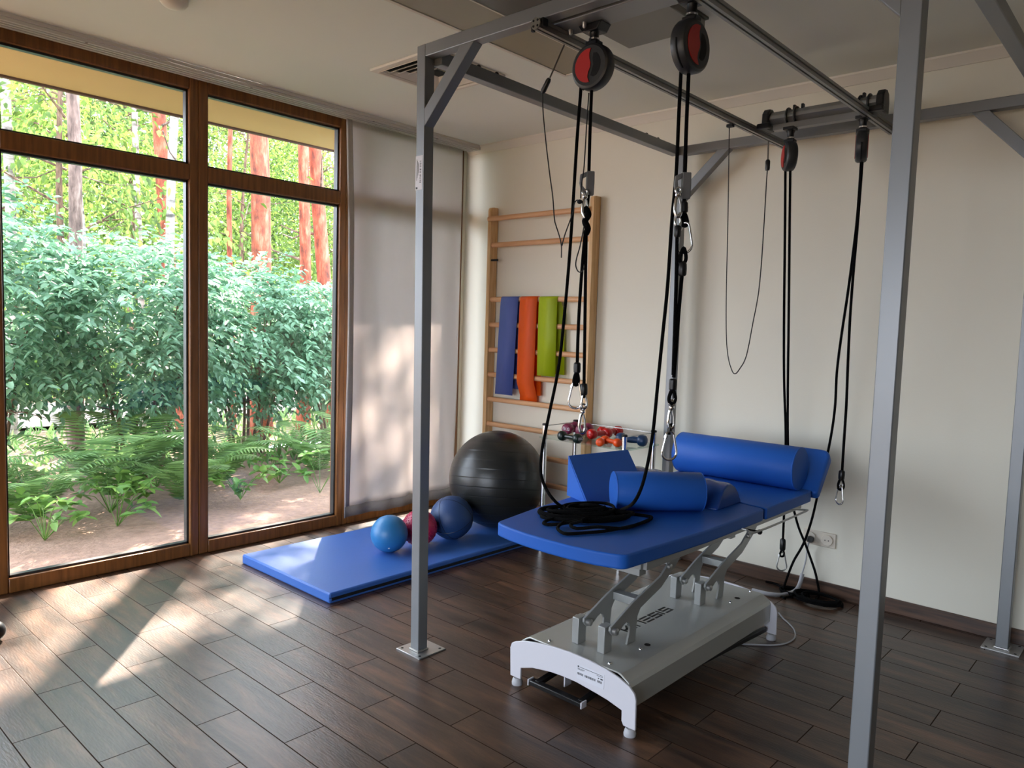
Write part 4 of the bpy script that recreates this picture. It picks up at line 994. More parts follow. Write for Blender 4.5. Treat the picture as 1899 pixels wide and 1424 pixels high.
# -- near right pulley
main_r = P3([(1263, 100, y1), (1263, 128, y1), (1259, 210, y1), (1254, 320, y1), (1246, 410, y1), (1238, 530, y1), (1229, 620, y1 + .01), (1220, 710, y1 + .02), (1211, 800, y1 + .04), (1200, 865, y1 + .06), (1188, 908, y1 + .08), (1172, 935, y1 + .08)]) + [at_z(1150, 946, ZT + 0.012)]
short_r = P3([(1279, 110, y1), (1277, 140, y1), (1273, 230, y1), (1270, 322, y1), (1269, 365, y1), (1268, 380, y1), (1268, 412, y1)])
t = rope('pulley_rope', 'black rope over the near right pulley running down to the coil on the table', 'rope', [main_r, short_r], pc2, group='black pulley ropes')
collar(t, at_y(1268.5, 374, y1), at_y(1268.5, 395, y1)); loop(t, at_y(1268.5, 394, y1), at_y(1270, 419, y1), 0.024)
cleat(at_y(1272, 320, y1), at_y(1272, 369, y1), 'grey rope adjuster under the near right pulley')
sc_ = P3([(1256, 422, y1 - .02), (1254.5, 500, y1 - .02), (1253, 560, y1 - .02), (1251, 620, y1 - .02), (1248.5, 695, y1 - .02)])
sd_ = P3([(1265, 508, y1 - .01), (1262, 540, y1 - .01), (1257, 600, y1 - .01), (1253.5, 650, y1 - .01), (1249.5, 700, y1 - .01)])
t = rope('sling_rope', 'black two-ended rope hanging below the right adjuster beside the back post', 'rope', [sc_, sd_], at_y(1256, 420, y1), group='black two-ended hanging ropes')
collar(t, at_y(1257, 418, y1 - .02), at_y(1256, 440, y1 - .02), 0.011); loop(t, at_y(1257.5, 398, y1 - .02), at_y(1257, 420, y1 - .02), 0.024, 0.0042, M_chrome, 'thimble')
collar(t, at_y(1266, 486, y1 - .01), at_y(1265, 512, y1 - .01), 0.0135); loop(t, at_y(1268, 460, y1 - .01), at_y(1266, 488, y1 - .01), 0.026)
collar(t, at_y(1248.5, 702, y1 - .015), at_y(1247.5, 724, y1 - .015), 0.0125); loop(t, at_y(1247.5, 722, y1 - .015), at_y(1246, 748, y1 - .015), 0.028); loop(t, at_y(1247.5, 725, y1 - .015), at_y(1246, 745, y1 - .015), 0.022, 0.004, M_chrome, 'thimble')
snap_hook(at_y(1258, 348, y1 - .03), at_y(1257, 402, y1 - .03), 'steel snap hook joining the right adjuster to the rope below it')
carabiner(at_y(1271, 413, y1), at_y(1268, 469, y1), 0.05, 'pear-shaped carabiner just below the right adjuster', turn=0.35)
snap_hook(at_y(1246, 742, y1 - .015), at_y(1244, 794, y1 - .015), 'steel snap hook before the back post above the white-lit carabiner')
collar(rope('short_lanyard', 'short black loop joining snap hook and lowest carabiner before the back post', 'rope', [P3([(1246, 786, y1 - .015), (1241, 795, y1 - .015), (1241, 806, y1 - .015)])], at_y(1244, 786, y1), 0.005), at_y(1242, 793, y1 - .015), at_y(1242, 800, y1 - .015), 0.008, 'stitching')
carabiner(at_y(1243, 800, y1 - .015), at_y(1240.5, 853, y1 - .015), 0.05, 'lowest pear-shaped carabiner before the back post beside the rack', turn=-0.2)

# -- coil of rope on the table
rc_ = np.random.default_rng(5); cx_, cy_ = 0.0, 0.0
c0 = at_z(1082, 962, ZT); t = thing('rope_coil', 'heap of coiled black rope lying on the front of the table', 'rope', c0)
lx = Vector((_r[0], _r[1], 0)); ly = Vector((-_r[1], _r[0], 0))
def coil(n, a, bb, h0, h1, drift, seed):
    r = np.random.default_rng(seed); pts = []
    for i in range(int(n * 14)):
        q = 2 * math.pi * i / 14; k = i / (n * 14)
        aa = a * (1 + 0.28 * math.sin(q * 0.37 + seed) + 0.1 * math.sin(q * 1.9 + 2 * seed)); b2 = bb * (1 + 0.34 * math.sin(q * 0.29 + 1.3 * seed) + 0.12 * math.sin(q * 2.3 + seed))
        pts.append(c0 + lx * (aa * math.cos(q) + drift[0] * k + 0.012 * math.sin(q * .21)) + ly * (b2 * math.sin(q) + drift[1] * k) + Vector((0, 0, h0 + (h1 - h0) * k + 0.006 * math.sin(q * 1.3 + seed))))
    return pts
S_ = [coil(4.5, 0.13, 0.075, 0.008, 0.02, (0.03, 0.0), 1), coil(4, 0.11, 0.06, 0.018, 0.034, (-0.03, 0.015), 2), coil(3, 0.085, 0.05, 0.032, 0.046, (0.02, 0.02), 3), coil(2.4, 0.12, 0.042, 0.014, 0.03, (0.04, -0.03), 4)]
def tz(L): return [at_z(a, b, ZT + h) for a, b, h in L]
S_ += [tz([(1060, 950, .02), (1030, 945, .012), (1003, 945, .008), (1000, 951, .008), (1013, 957, .008), (1040, 955, .014), (1070, 952, .03)]),
       tz([(1050, 955, .02), (1018, 964, .008), (1008, 970, .008), (1022, 973, .008), (1050, 970, .014), (1085, 962, .03)]),
       tz([(1150, 945, .02), (1175, 953, .007), (1203, 957, .007), (1208, 961, .007), (1190, 970, .007), (1160, 978, .007), (1120, 985, .007), (1085, 988, .007), (1052, 990, .007), (1040, 986, .008), (1034, 978, .01), (1045, 968, .02)]),
       tz([(1205, 963, .018), (1180, 973, .012), (1150, 980, .014), (1110, 977, .02), (1070, 980, .014), (1058, 972, .02), (1080, 966, .035)]),
       tz([(1048, 942, .012), (1060, 940, .02), (1085, 936, .05), (1110, 938, .05), (1130, 945, .035), (1140, 950, .02)])]
for s in S_: MB().tube(smooth_path(s, 3), RR, 7).build('strand', M_rope, t, smooth=70)

# -- far pulleys
y3 = YQ
yb3 = 3.90
s3a = P3([(1457, 300, y3), (1456.5, 322, y3), (1455.5, 450, y3), (1454, 580, y3 + .05), (1454, 700, y3 + .12), (1457, 800, y3 + .2), (1456, 880, yb3), (1454, 950, yb3), (1452, 1000, yb3)])
s3b = P3([(1466, 300, y3), (1465.5, 322, y3), (1464, 450, y3), (1462.5, 600, y3 + .05), (1461, 720, y3 + .12), (1461, 810, y3 + .2), (1464, 900, yb3), (1478, 968, yb3), (1494, 1010, yb3), (1510, 1055, yb3), (1516, 1080, yb3)]) + [at_z(1519, 1102, 0.012), at_z(1512, 1112, 0.008)]
t = rope('pulley_rope', 'black rope over the far left pulley, dropping behind the table to the floor', 'rope', [s3a, s3b], pc3, group='black pulley ropes')
collar(t, at_y(1452, 999, yb3), at_y(1451, 1021, yb3), 0.015); loop(t, at_y(1451, 1019, yb3), at_y(1450, 1032, yb3), 0.03, 0.0055)
carabiner(at_y(1450.5, 1024, yb3), at_y(1449, 1058, yb3), 0.05, 'dark carabiner hanging low behind the table near the sockets', turn=0.1, m=M_steel)
s4a = P3([(1597, 285, y3), (1597, 302, y3), (1590, 400, y3), (1582, 470, y3), (1572, 545, y3 + .04), (1560, 625, y3 + .09), (1552, 690, y3 + .13), (1548, 760, y3 + .17), (1537, 830, y3 + .2), (1518, 910, yb3 - .02), (1505, 965, yb3), (1490, 1008, yb3), (1472, 1040, yb3), (1460, 1070, yb3)]) + [at_z(1452, 1094, 0.01), at_z(1448, 1104, 0.008), at_z(1456, 1110, 0.008)]
s4b = P3([(1600, 285, y3), (1599, 302, y3), (1590, 420, y3), (1583, 500, y3), (1577, 580, y3 + .01), (1573, 660, y3 + .01), (1569.5, 750, y3 + .01), (1565, 820, y3 + .01), (1561.5, 876, y3 + .01)])
t = rope('pulley_rope', 'black rope over the edge-on far right pulley, one end passing behind the headrest', 'rope', [s4a, s4b], pc4, group='black pulley ropes')
collar(t, at_y(1561.5, 872, y3 + .01), at_y(1560, 890, y3 + .01), 0.014); loop(t, at_y(1560, 886, y3 + .01), at_y(1559, 908, y3 + .01), 0.036); loop(t, at_y(1560, 889, y3 + .01), at_y(1559, 905, y3 + .01), 0.026, 0.004, M_chrome, 'thimble')
carabiner(at_y(1558.5, 900, y3 + .01), at_y(1556, 935, y3 + .01), 0.046, 'carabiner hanging free to the right of the headrest', turn=1.25)

# -- coils on the floor by the back wall
t = thing('rope_coil', 'loops of black rope lying on the floor by the back wall sockets', 'rope', at_z(1490, 1108, 0))
def fz(L): return [at_z(a, b, h) for a, b, h in L]
def floor_ring(c, a, b_, n, seed, h=0.007):
    r = np.random.default_rng(seed); c = Vector(c); pts = []
    for i in range(n * 16):
        q = 2 * math.pi * i / 16; k = 1 + 0.1 * math.sin(q * .33 + seed); pts.append(c + Vector((a * k * math.cos(q), b_ * k * math.sin(q), h + 0.011 * (i / 16) * 0.7 + 0.003 * math.sin(q * 1.7))))
    return pts
for s in (floor_ring((-1.375, 3.93, 0), 0.115, 0.082, 3, 1), floor_ring((-1.36, 3.925, 0.008), 0.10, 0.07, 2, 2), floor_ring((-1.50, 3.945, 0), 0.075, 0.055, 2, 3), fz([(1420, 1078, .008), (1440, 1083, .008), (1456, 1096, .014), (1470, 1104, .02)])):
    MB().tube(smooth_path(s, 3), RR, 7).build('strand', M_rope, t, smooth=70)

# -- thin position cords
yA = 2.12
top_ = at_z(1047, 82, 2.405)
t = thing('position_cord', 'thin black cord with black grip hanging from the left rail before the wall bars', 'cord', top_, 'thin cords on the rails')
MB().tube([top_, at_y(1020, 144, yA)], 0.0028, 8).build('elastic', M_elastic, t)
MB().lathe([(0, 0.006), (0.15, 0.009), (0.85, 0.010), (1, 0.007)], at_y(1019, 145, yA), at_y(1006, 172, yA), 14).build('grip', M_black, t)
yc = yA + 0.02
s1 = P3([(1006, 172, yA), (1007, 205, yA), (1012, 260, yA), (1019, 320, yA), (1025, 365, yA), (1028, 405, yA), (1031, 418, yc), (1037, 437, yc), (1041, 455, yc), (1041, 478, yc)])
s2 = P3([(1042, 456, yc), (1047, 437, yc), (1056, 412, yc), (1063, 392, yc), (1065, 378, yc), (1070, 371, yc), (1076, 375, yc)])
s3 = P3([(1092, 172, yc), (1088, 230, yc), (1083, 310, yc), (1078, 345, yc), (1077, 368, yc)])
s4 = P3([(1083, 420, yc), (1076, 455, yc), (1069, 480, yc), (1068, 494, yc), (1073, 504, yc), (1080, 503, yc), (1083, 496, yc)])
for s in (s1, s2, s3, s4): MB().tube(smooth_path(s, 5), 0.0022, 6).build('cord', M_cord, t, smooth=70)
MB().sphere(at_y(1075, 374, yc), 0.010, 14, 8, (1, 1, 0.8)).build('knot', M_cord, t)
yE = 3.40
t = thing('position_cord', 'thin black cord looping down in front of the bare back wall from the left rail', 'cord', at_y(1353, 236, yE), 'thin cords on the rails')
lp = P3([(1354, 236, yE), (1352.5, 245, yE), (1350, 400, yE), (1347, 540, yE), (1347, 620, yE), (1350, 660, yE), (1357, 686, yE), (1363, 693, yE), (1371, 685, yE), (1384, 660, yE), (1396, 600, yE), (1407, 540, yE), (1414, 460, yE), (1421, 345, yE), (1423, 315, yE)])
MB().tube(smooth_path(lp, 5), 0.0026, 6).build('cord', M_cord, t, smooth=70)
MB().lathe([(0, 0.007), (0.15, 0.011), (0.85, 0.011), (1, 0.009)], at_y(1424, 296, yE), at_y(1423, 316, yE), 14).build('grip', M_black, t)
MB().tube([at_y(1425, 262, yE), at_y(1424, 298, yE)], 0.0035, 8).build('elastic', M_elastic, t)
MB().box(at_y(1353, 234, yE) - Vector((0.012, 0.012, 0.006)), at_y(1353, 234, yE) + Vector((0.02, 0.012, 0.008))).build('rail_clip', M_black, t, bevel=0.002)

# -- power leads
t = thing('power_lead', 'grey power lead running from the wall socket in a conduit to the table base', 'power lead', at_y(1502, 1000, BY - .02))
pl = [at_y(1502, 1000, BY - .03), at_y(1499, 1008, BY - .05)] + P3([(1496, 1025, 4.03), (1494, 1040, 4.02), (1489, 1058, 4.01), (1486, 1066, 4.0)])
MB().tube(smooth_path(pl, 5), 0.004, 8).build('lead', M_foot, t, smooth=70)
MB().lathe([(0, 0.019), (0.7, 0.019), (1, 0.012)], (at_y(1502, 1000, BY - .0165)), (at_y(1502, 1000, BY - .05)), 18).build('plug', M_rubber, t)
cp = P3([(1488, 1064, 4.0), (1484, 1080, 3.98)]) + [at_z(1478, 1092, 0.03), at_z(1468, 1099, 0.014), at_z(1450, 1103, 0.013), at_z(1425, 1101, 0.013), at_z(1395, 1094, 0.013)]
MB().tube(smooth_path(cp, 6), 0.011, 10).build('conduit', M_foot, t, smooth=70)
t = thing('white_lead', 'thin white lead on the floor curling round the rear table foot', 'power lead', at_z(1440, 1196, 0))
wl = fz([(1340, 1196, .004), (1362, 1194, .004), (1395, 1195, .004), (1435, 1196, .004), (1460, 1192, .004), (1474, 1182, .004), (1473, 1168, .004), (1462, 1155, .004), (1452, 1146, .006), (1444, 1136, .02)])
MB().tube(smooth_path(wl, 5), 0.0035, 8).build('lead', M_foot, t, smooth=70)
# ------------------------------------------------------------------ outside: ground, path, shrubs, ferns, trees
GZ = -0.06
def unit(v): return v / (np.linalg.norm(v, axis=-1, keepdims=True) + 1e-9)
def ground_grid(name, x0, x1, y0, y1, nx, ny, z, amp, m, label, seed):
    r = np.random.default_rng(seed); ph = r.uniform(0, 6.28, (6, 2)); fr = r.uniform(0.4, 2.6, (6, 2))
    X, Y = np.meshgrid(np.linspace(x0, x1, nx), np.linspace(y0, y1, ny))
    H = sum(np.sin(X * fr[k, 0] + ph[k, 0]) * np.sin(Y * fr[k, 1] + ph[k, 1]) for k in range(6)) * amp / 3
    V = np.stack([X, Y, z + H], -1).reshape(-1, 3)
    i = np.arange((nx - 1) * (ny - 1)); a = (i // (nx - 1)) * nx + i % (nx - 1)
    o = mesh_np(name, V, np.stack([a, a + 1, a + nx + 1, a + nx], 1), m); o.data.shade_smooth()
    return tag(o, label, 'ground', kind='structure')
ground_grid('ground_soil', -7.6, -4.471, -8, 14, 40, 220, GZ, 0.012, M_soil, 'strip of bare brown soil right outside the windows', 1)
ground_grid('ground_forest', -60, -7.58, -10, 50, 90, 100, GZ - 0.02, 0.05, M_forest, 'pale leaf-strewn forest floor beyond the shrubs', 2)
ground_grid('ground_yard', -4.469, 40, -50, RY - 0.26, 20, 20, GZ - 0.03, 0.0, M_forest, 'ground outside behind the viewer', 3)
ground_grid('path', -13.2, -10.4, -10, 40, 10, 60, GZ + 0.03, 0.012, M_path, 'pale gravel path running through the forest behind the shrubs', 4)

L_bush = leaf_mat('shrub_leaves', ['#456f52', '#5e8c6c', '#7faa8c', '#527e5e', '#94bd9c'], 0.28, 0.42)
L_fern = leaf_mat('fern_leaves', ['#456c38', '#628c4a', '#7aa562'], 0.35, 0.5)
L_herb = leaf_mat('herb_leaves', ['#4a7c34', '#6c9e48', '#88b65a'], 0.4, 0.5)
L_young = leaf_mat('young_tree_leaves', ['#35521c', '#527326', '#6f9038', '#426222'], 0.42, 0.5)
L_far = leaf_mat('far_tree_leaves', ['#3c562a', '#557339', '#6d8c4d'], 0.4, 0.6)
L_pine = leaf_mat('pine_needles', ['#3e5c34', '#56784a', '#64854f'], 0.2, 0.6)
L_grass = leaf_mat('undergrowth_leaves', ['#456e24', '#628d36', '#7fa24a'], 0.45, 0.6)
B_pine = bark_mat('pine_bark', ['#5a3028', '#9c4f38', '#bd7860'], (5, 5, 1.6), 0.9)
B_grey = bark_mat('grey_pine_bark', ['#42342f', '#6e5a52', '#8f7d74'], (6, 6, 1.4), 0.9)
B_birch = bark_mat('birch_bark', ['#4a4541', '#a39c96', '#c2bbb5'], (1.2, 1.2, 5.0), 0.3)
B_stem = bark_mat('shrub_bark', ['#3e3028', '#6a5344', '#826a58'], (9, 9, 2), 0.5)

def leaf_cloud(P, n_out, Lr, Wr, droop, r):
    """leaves with the given base points, pointing along n_out with droop"""
    n = len(P); D = unit(n_out + r.normal(0, 0.55, (n, 3)) + np.array([0, 0, -droop])); U = unit(r.normal(0, 0.45, (n, 3)) + np.array([0, 0, 1.0]) + n_out * 0.3)
    return leaves(P, D, U, r.uniform(*Lr, n), r.uniform(*Wr, n))
def twiggy(tw_base, tw_dir, tw_len, nl, Lr, Wr, r, sag=0.5):
    """leaves set alternately along sagging twigs; returns leaf mesh and twig polylines"""
    n = len(tw_base); t = np.linspace(0.12, 1, nl)[None, :, None]
    tw_dir = unit(tw_dir); S = unit(np.cross(tw_dir, np.array([0, 0, 1.0])) + 1e-6)
    P = tw_base[:, None] + tw_dir[:, None] * t * tw_len[:, None, None]; P[..., 2] -= sag * (t[..., 0] ** 2) * tw_len[:, None] * 0.6
    side = np.where(np.arange(nl) % 2 == 0, 1.0, -1.0)[None, :, None]
    D = unit(tw_dir[:, None] * 0.55 + S[:, None] * side * 0.85 + np.array([0, 0, -0.45]) + r.normal(0, 0.22, (n, nl, 3)))
    U = unit(np.array([0, 0, 1.0]) + r.normal(0, 0.3, (n, nl, 3)) + tw_dir[:, None] * 0.2)
    P, D, U = P.reshape(-1, 3), D.reshape(-1, 3), U.reshape(-1, 3)
    return leaves(P, D, U, r.uniform(*Lr, len(P)), r.uniform(*Wr, len(P)))

def bush(x, y, rx, ry, zc, rz, ntw, label, seed, nst=7):
    r = np.random.default_rng(seed)
    t = thing('shrub', label, 'shrub', (x, y, GZ), 'leafy shrubs outside the windows')
    ntw = int(ntw * 1.5); q = unit(r.normal(0, 1, (ntw, 3))); rad = r.uniform(0.35, 1.0, ntw) ** 0.6
    c = np.array([x, y, zc]); base = c + q * rad[:, None] * np.array([rx, ry, rz])
    base[:, 2] = np.maximum(base[:, 2], 0.45 + r.uniform(0, 0.35, ntw))
    out = unit(q * np.array([1, 1, 0.55]) + np.array([0.25, 0, 0.1]) + r.normal(0, 0.4, (ntw, 3)))
    V, F = twiggy(base, out, r.uniform(0.2, 0.42, ntw), 10, (0.045, 0.105), (0.026, 0.054), r)
    mesh_np('foliage', V, F, L_bush, t)
    for k in range(nst):
        a = 2 * math.pi * k / nst + r.uniform(-.3, .3); e = c + np.array([rx * 0.7 * math.cos(a), ry * 0.7 * math.sin(a), rz * r.uniform(0.0, 0.6)])
        p0 = Vector((x + 0.12 * math.cos(a), y + 0.16 * math.sin(a), GZ - 0.02)); p2 = Vector(e); p1 = p0.lerp(p2, 0.5) + Vector((0, 0, 0.22))
        pts = smooth_path([p0, p0.lerp(p1, .5) + Vector((0.03 * math.cos(a * 3), 0.03, 0.06)), p1, p2], 5)
        b = MB(); b.tube(pts, [0.019 - 0.014 * i / (len(pts) - 1) for i in range(len(pts))], 6)
        for i in (6, 9, 12):
            d = Vector(r.normal(0, 1, 3)); d.z = abs(d.z) * 0.6; b.tube([pts[i], pts[i] + d.normalized() * 0.2, pts[i] + d.normalized() * 0.45 + Vector((0, 0, -0.05))], [0.007, 0.005, 0.002], 5)
        b.build('stem', B_stem, t, smooth=60)
    return t
bush(-7.3, 1.55, 0.95, 0.85, 1.42, 0.86, 560, 'tall blue-green shrub at the left edge of the left window', 21)
bush(-7.0, 2.75, 0.9, 0.8, 1.30, 0.74, 600, 'blue-green shrub in the middle of the left window', 22)
bush(-7.4, 4.0, 0.9, 0.8, 1.22, 0.70, 560, 'blue-green shrub behind the mullion between the windows', 23)
bush(-7.5, 5.2, 0.95, 0.9, 1.15, 0.62, 600, 'dense blue-green shrub in the right window below the thick pine', 24)
bush(-7.0, 6.5, 0.9, 0.9, 1.1, 0.62, 480, 'blue-green shrub at the right edge of the right window', 25, 5)

def fern(x, y, n, Lf, label, seed, m=None):
    r = np.random.default_rng(seed); Lf *= 1.15; n += 3; t = thing('fern', label, 'fern', (x, y, GZ), 'ferns under the shrubs')
    for k in range(n):
        a = 2 * math.pi * k / n + r.uniform(-.25, .25); ln = Lf * r.uniform(0.8, 1.25); NP = 27
        s = np.linspace(0.06, 1, NP); hz = ln * (s * 0.6 + 0.16 * s * s); vz = ln * (1.25 * s - 0.75 * s * s)
        d = np.array([math.cos(a), math.sin(a), 0]); P = np.array([x, y, GZ]) + d * hz[:, None] + np.array([0, 0, 1.0]) * vz[:, None]
        T = unit(np.gradient(P, axis=0)); S = unit(np.cross(T, np.array([0, 0, 1.0]))); N = np.cross(S, T)
        pl = ln * 0.23 * np.sin(np.pi * np.clip(s * 0.9 + 0.1, 0, 1)) ** 0.8 + 0.012
        PP = np.concatenate([P, P]); DD = np.concatenate([S + T * 0.35, -S + T * 0.35]); UU = np.concatenate([N, N])
        V, F = leaves(PP, DD, UU, np.concatenate([pl, pl]), np.full(2 * NP, ln * 0.017), 0.1)
        # thin rachis as a strip
        w_ = 0.003; nb = len(V); V = np.concatenate([V, P - S * w_, P + S * w_]); i = np.arange(NP - 1)
        F = np.concatenate([F, np.stack([nb + i, nb + i + 1, nb + NP + i + 1, nb + NP + i], 1)])
        mesh_np('frond', V, F, m or L_fern, t)
    return t
FERNS = [(-5.75, 1.55, 10, 0.62, 'fern at the lower left corner of the left window'), (-6.05, 2.2, 11, 0.85, 'tallest fern, standing upright in the left window'),
         (-5.65, 2.55, 9, 0.6, 'low spreading fern in front of the tallest fern'), (-6.1, 3.05, 9, 0.62, 'fern just left of the mullion'),
         (-6.0, 3.95, 10, 0.62, 'fern just right of the mullion'), (-6.15, 4.7, 11, 0.72, 'fern below the thick pine in the right window'),
         (-5.75, 4.55, 9, 0.5, 'small fern by the soil strip in the right window'), (-6.3, 5.5, 10, 0.7, 'fern at the right edge of the right window'), (-6.0, 1.0, 9, 0.66, 'fern outside beyond the left jamb')]
for i, (x, y, n, l, lab) in enumerate(FERNS): fern(x, y, n, l, lab, 40 + i)
def herb(x, y, n, label, seed):
    r = np.random.default_rng(seed); t = thing('leafy_herb', label, 'plant', (x, y, GZ), 'low leafy plants at the soil edge')
    st_ = MB(); PB = []
    for k in range(n):
        a = r.uniform(0, 6.28); h = r.uniform(0.1, 0.32); e = Vector((x + 0.22 * math.cos(a) * r.uniform(.4, 1.2), y + 0.22 * math.sin(a) * r.uniform(.4, 1.2), GZ + h))
        st_.tube([(x, y, GZ), Vector((x, y, GZ)).lerp(e, 0.5) + Vector((0, 0, 0.05)), e], 0.0025, 5); PB.append((e, a))
    st_.build('stalks', L_herb, t)
    P = np.repeat(np.array([e for e, a in PB]), 5, 0); D = unit(r.normal(0, 1, (len(P), 3)) * np.array([1, 1, 0.3])); U = unit(r.normal(0, 0.25, (len(P), 3)) + np.array([0, 0, 1.0]))
    V, F = leaves(P, D, U, r.uniform(0.06, 0.12, len(P)), r.uniform(0.04, 0.07, len(P)), 0.15)
    mesh_np('leaves', V, F, L_herb, t)
for i, (x, y, n, lab) in enumerate([(-5.3, 1.5, 12, 'bright low plant on the soil at the bottom left of the left window'), (-5.35, 1.95, 10, 'bright low plant on the soil below the tallest fern'),
        (-5.55, 2.95, 12, 'low leafy plant beside the mullion in the left window'), (-5.35, 3.55, 5, 'small sprig on the soil in the right window'), (-5.9, 3.5, 14, 'bright leafy plant between the two windows'),
        (-6.4, 2.65, 16, 'leafy plant among the shrub stems in the left window'), (-5.6, 1.15, 14, 'leafy plant by the left jamb of the left window'),
        (-5.75, 2.05, 16, 'leafy plant in front of the shrubs, left of the two low bright ones'), (-5.95, 2.75, 14, 'leafy plant in front of the fern near the mullion'), (-6.15, 4.25, 15, 'leafy plant among the ferns in the right window'), (-6.3, 5.1, 15, 'leafy plant at the foot of the shrub by the right jamb'), (-5.6, 4.1, 8, 'small leafy plant at the soil edge in the right window')]): herb(x, y, n, lab, 60 + i)

def tree(px, py, tx, ty, wpx, kind, label, crown=900, top=11.0, seed=0, group=None, mid=None, ch=(7.5, 11.5), cr=1.6):
    """trunk standing on the forest floor where its base shows; leans through the upper sight point"""
    r = np.random.default_rng(900 + seed)
    g = at_z(px, py, GZ); e = at_x(tx, ty, g.x)
    dirv = (e - g); k = (top - g.z) / dirv.z; tip = g + dirv * k
    dep = float(np.dot(_f, np.array(g) - CAMPOS)); rad = wpx / 2 * dep / FPX
    nm = {'pine': 'pine_tree', 'grey': 'pine_tree', 'birch': 'birch_tree'}[kind]
    t = thing(nm, label, 'tree', g, group)
    n = 16; pts, rr = [], []
    for i in range(n + 1):
        s = i / n; p = g.lerp(tip, s); wob = 0.05 * math.sin(s * 9 + seed) * min(1, s * 4); pts.append(p + Vector((0, wob, 0)) + Vector((0, 0, -0.08 if i == 0 else 0))); rr.append(rad * (1.25 if i == 0 else 1.08 if i == 1 else 1.0 - 0.5 * s))
    MB().tube(pts, rr, 16).build('trunk', {'pine': B_pine, 'grey': B_grey, 'birch': B_birch}[kind], t, smooth=70)
    b = MB()
    for q in range(7):                              # dead side branches and knots
        s = r.uniform(0.12, 0.8); p = g.lerp(tip, s); a = r.uniform(0, 6.28); d = Vector((math.cos(a), math.sin(a), r.uniform(-.1, .5))); ln = r.uniform(0.3, 1.1)
        b.tube([p, p + d * ln * 0.5, p + d * ln + Vector((0, 0, 0.12))], [rad * 0.22, rad * 0.13, 0.006], 6)
    b.build('branches', B_grey, t)
    if crown:
        q = unit(r.normal(0, 1, (crown, 3))); rad_ = r.uniform(0.3, 1, crown)[:, None] ** 0.5
        c = np.array(g.lerp(tip, ((ch[0] + ch[1]) / 2 - g.z) / (tip.z - g.z)))
        P = c + q * rad_ * np.array([cr, cr, (ch[1] - ch[0]) / 2])
        V, F = leaf_cloud(P, q, (0.16, 0.3) if kind != 'birch' else (0.1, 0.16), (0.05, 0.09), 0.3, r)
        mesh_np('crown', V, F, L_pine if kind != 'birch' else L_far, t)
    return t
TREES = [(483, 806, 477, 245, 38, 'pine', 'thickest orange pine trunk in the right window'), (562, 792, 566, 262, 22, 'pine', 'orange pine trunk of the close pair in the right window, left one'),
         (616, 785, 590, 272, 27, 'pine', 'orange pine trunk of the close pair in the right window, right one leaning left'), (432, 790, 430, 232, 10, 'pine', 'slim reddish pine just right of the mullion'),
         (345, 800, 290, 205, 27, 'pine', 'pink-orange pine leaning left near the right side of the left window'), (352, 790, 347, 210, 11, 'pine', 'slim reddish pine hidden by the mullion edge'),
         (142, 850, 127, 165, 25, 'grey', 'grey-brown trunk on the left third of the left window'), (20, 812, 14, 145, 19, 'birch', 'white birch at the left edge of the left window'),
         (263, 800, 258, 195, 12, 'birch', 'slim white birch in the middle of the left window'), (306, 830, 330, 220, 17, 'birch', 'grey birch between the two reddish pines'),
         (150, 826, 146, 560, 15, 'birch', 'white birch stem showing through the left shrub'), (632, 770, 622, 380, 11, 'pine', 'thin reddish pine at the right jamb of the right window')]
for i, (px, py, tx, ty, wd_, kd, lab) in enumerate(TREES):
    tree(px, py, tx, ty, wd_, kd, lab, crown=(520, 130, 420, 120, 420, 120, 420, 300, 150, 300, 0, 9)[i], top=(4.5 if i == 10 else 12), seed=i, ch={1: (5.6, 7.6), 2: (7.8, 11), 11: (6.0, 7.9)}.get(i, (7.5, 11.5)), cr={1: 0.6, 2: 1.1, 11: 1.0}.get(i, 1.6))  # unseen low crowns of two pines shaped to block sun, dappling the floor

g_ = thing('pine_tree', 'unseen tall pine added outside behind the curtain to shade it', 'tree', (-11.0, 9.4, GZ))  # out-of-view tree added so its wide crown keeps sun off the curtain
MB().tube([(-11.0, 9.4, GZ - .08), (-11.0, 9.42, 4), (-10.95, 9.4, 8), (-10.9, 9.4, 10.5)], [0.16, 0.14, 0.11, 0.05], 14).build('trunk', B_pine, g_, smooth=70)
r = np.random.default_rng(55); q = unit(r.normal(0, 1, (4200, 3))); P = np.array([-11.0, 9.7, 8.6]) + q * r.uniform(.3, 1, 4200)[:, None] ** .5 * np.array([1.7, 1.75, 3.2])
V, F = leaf_cloud(P, q, (0.16, 0.3), (0.06, 0.1), 0.3, r); mesh_np('crown', V, F, L_pine, g_)

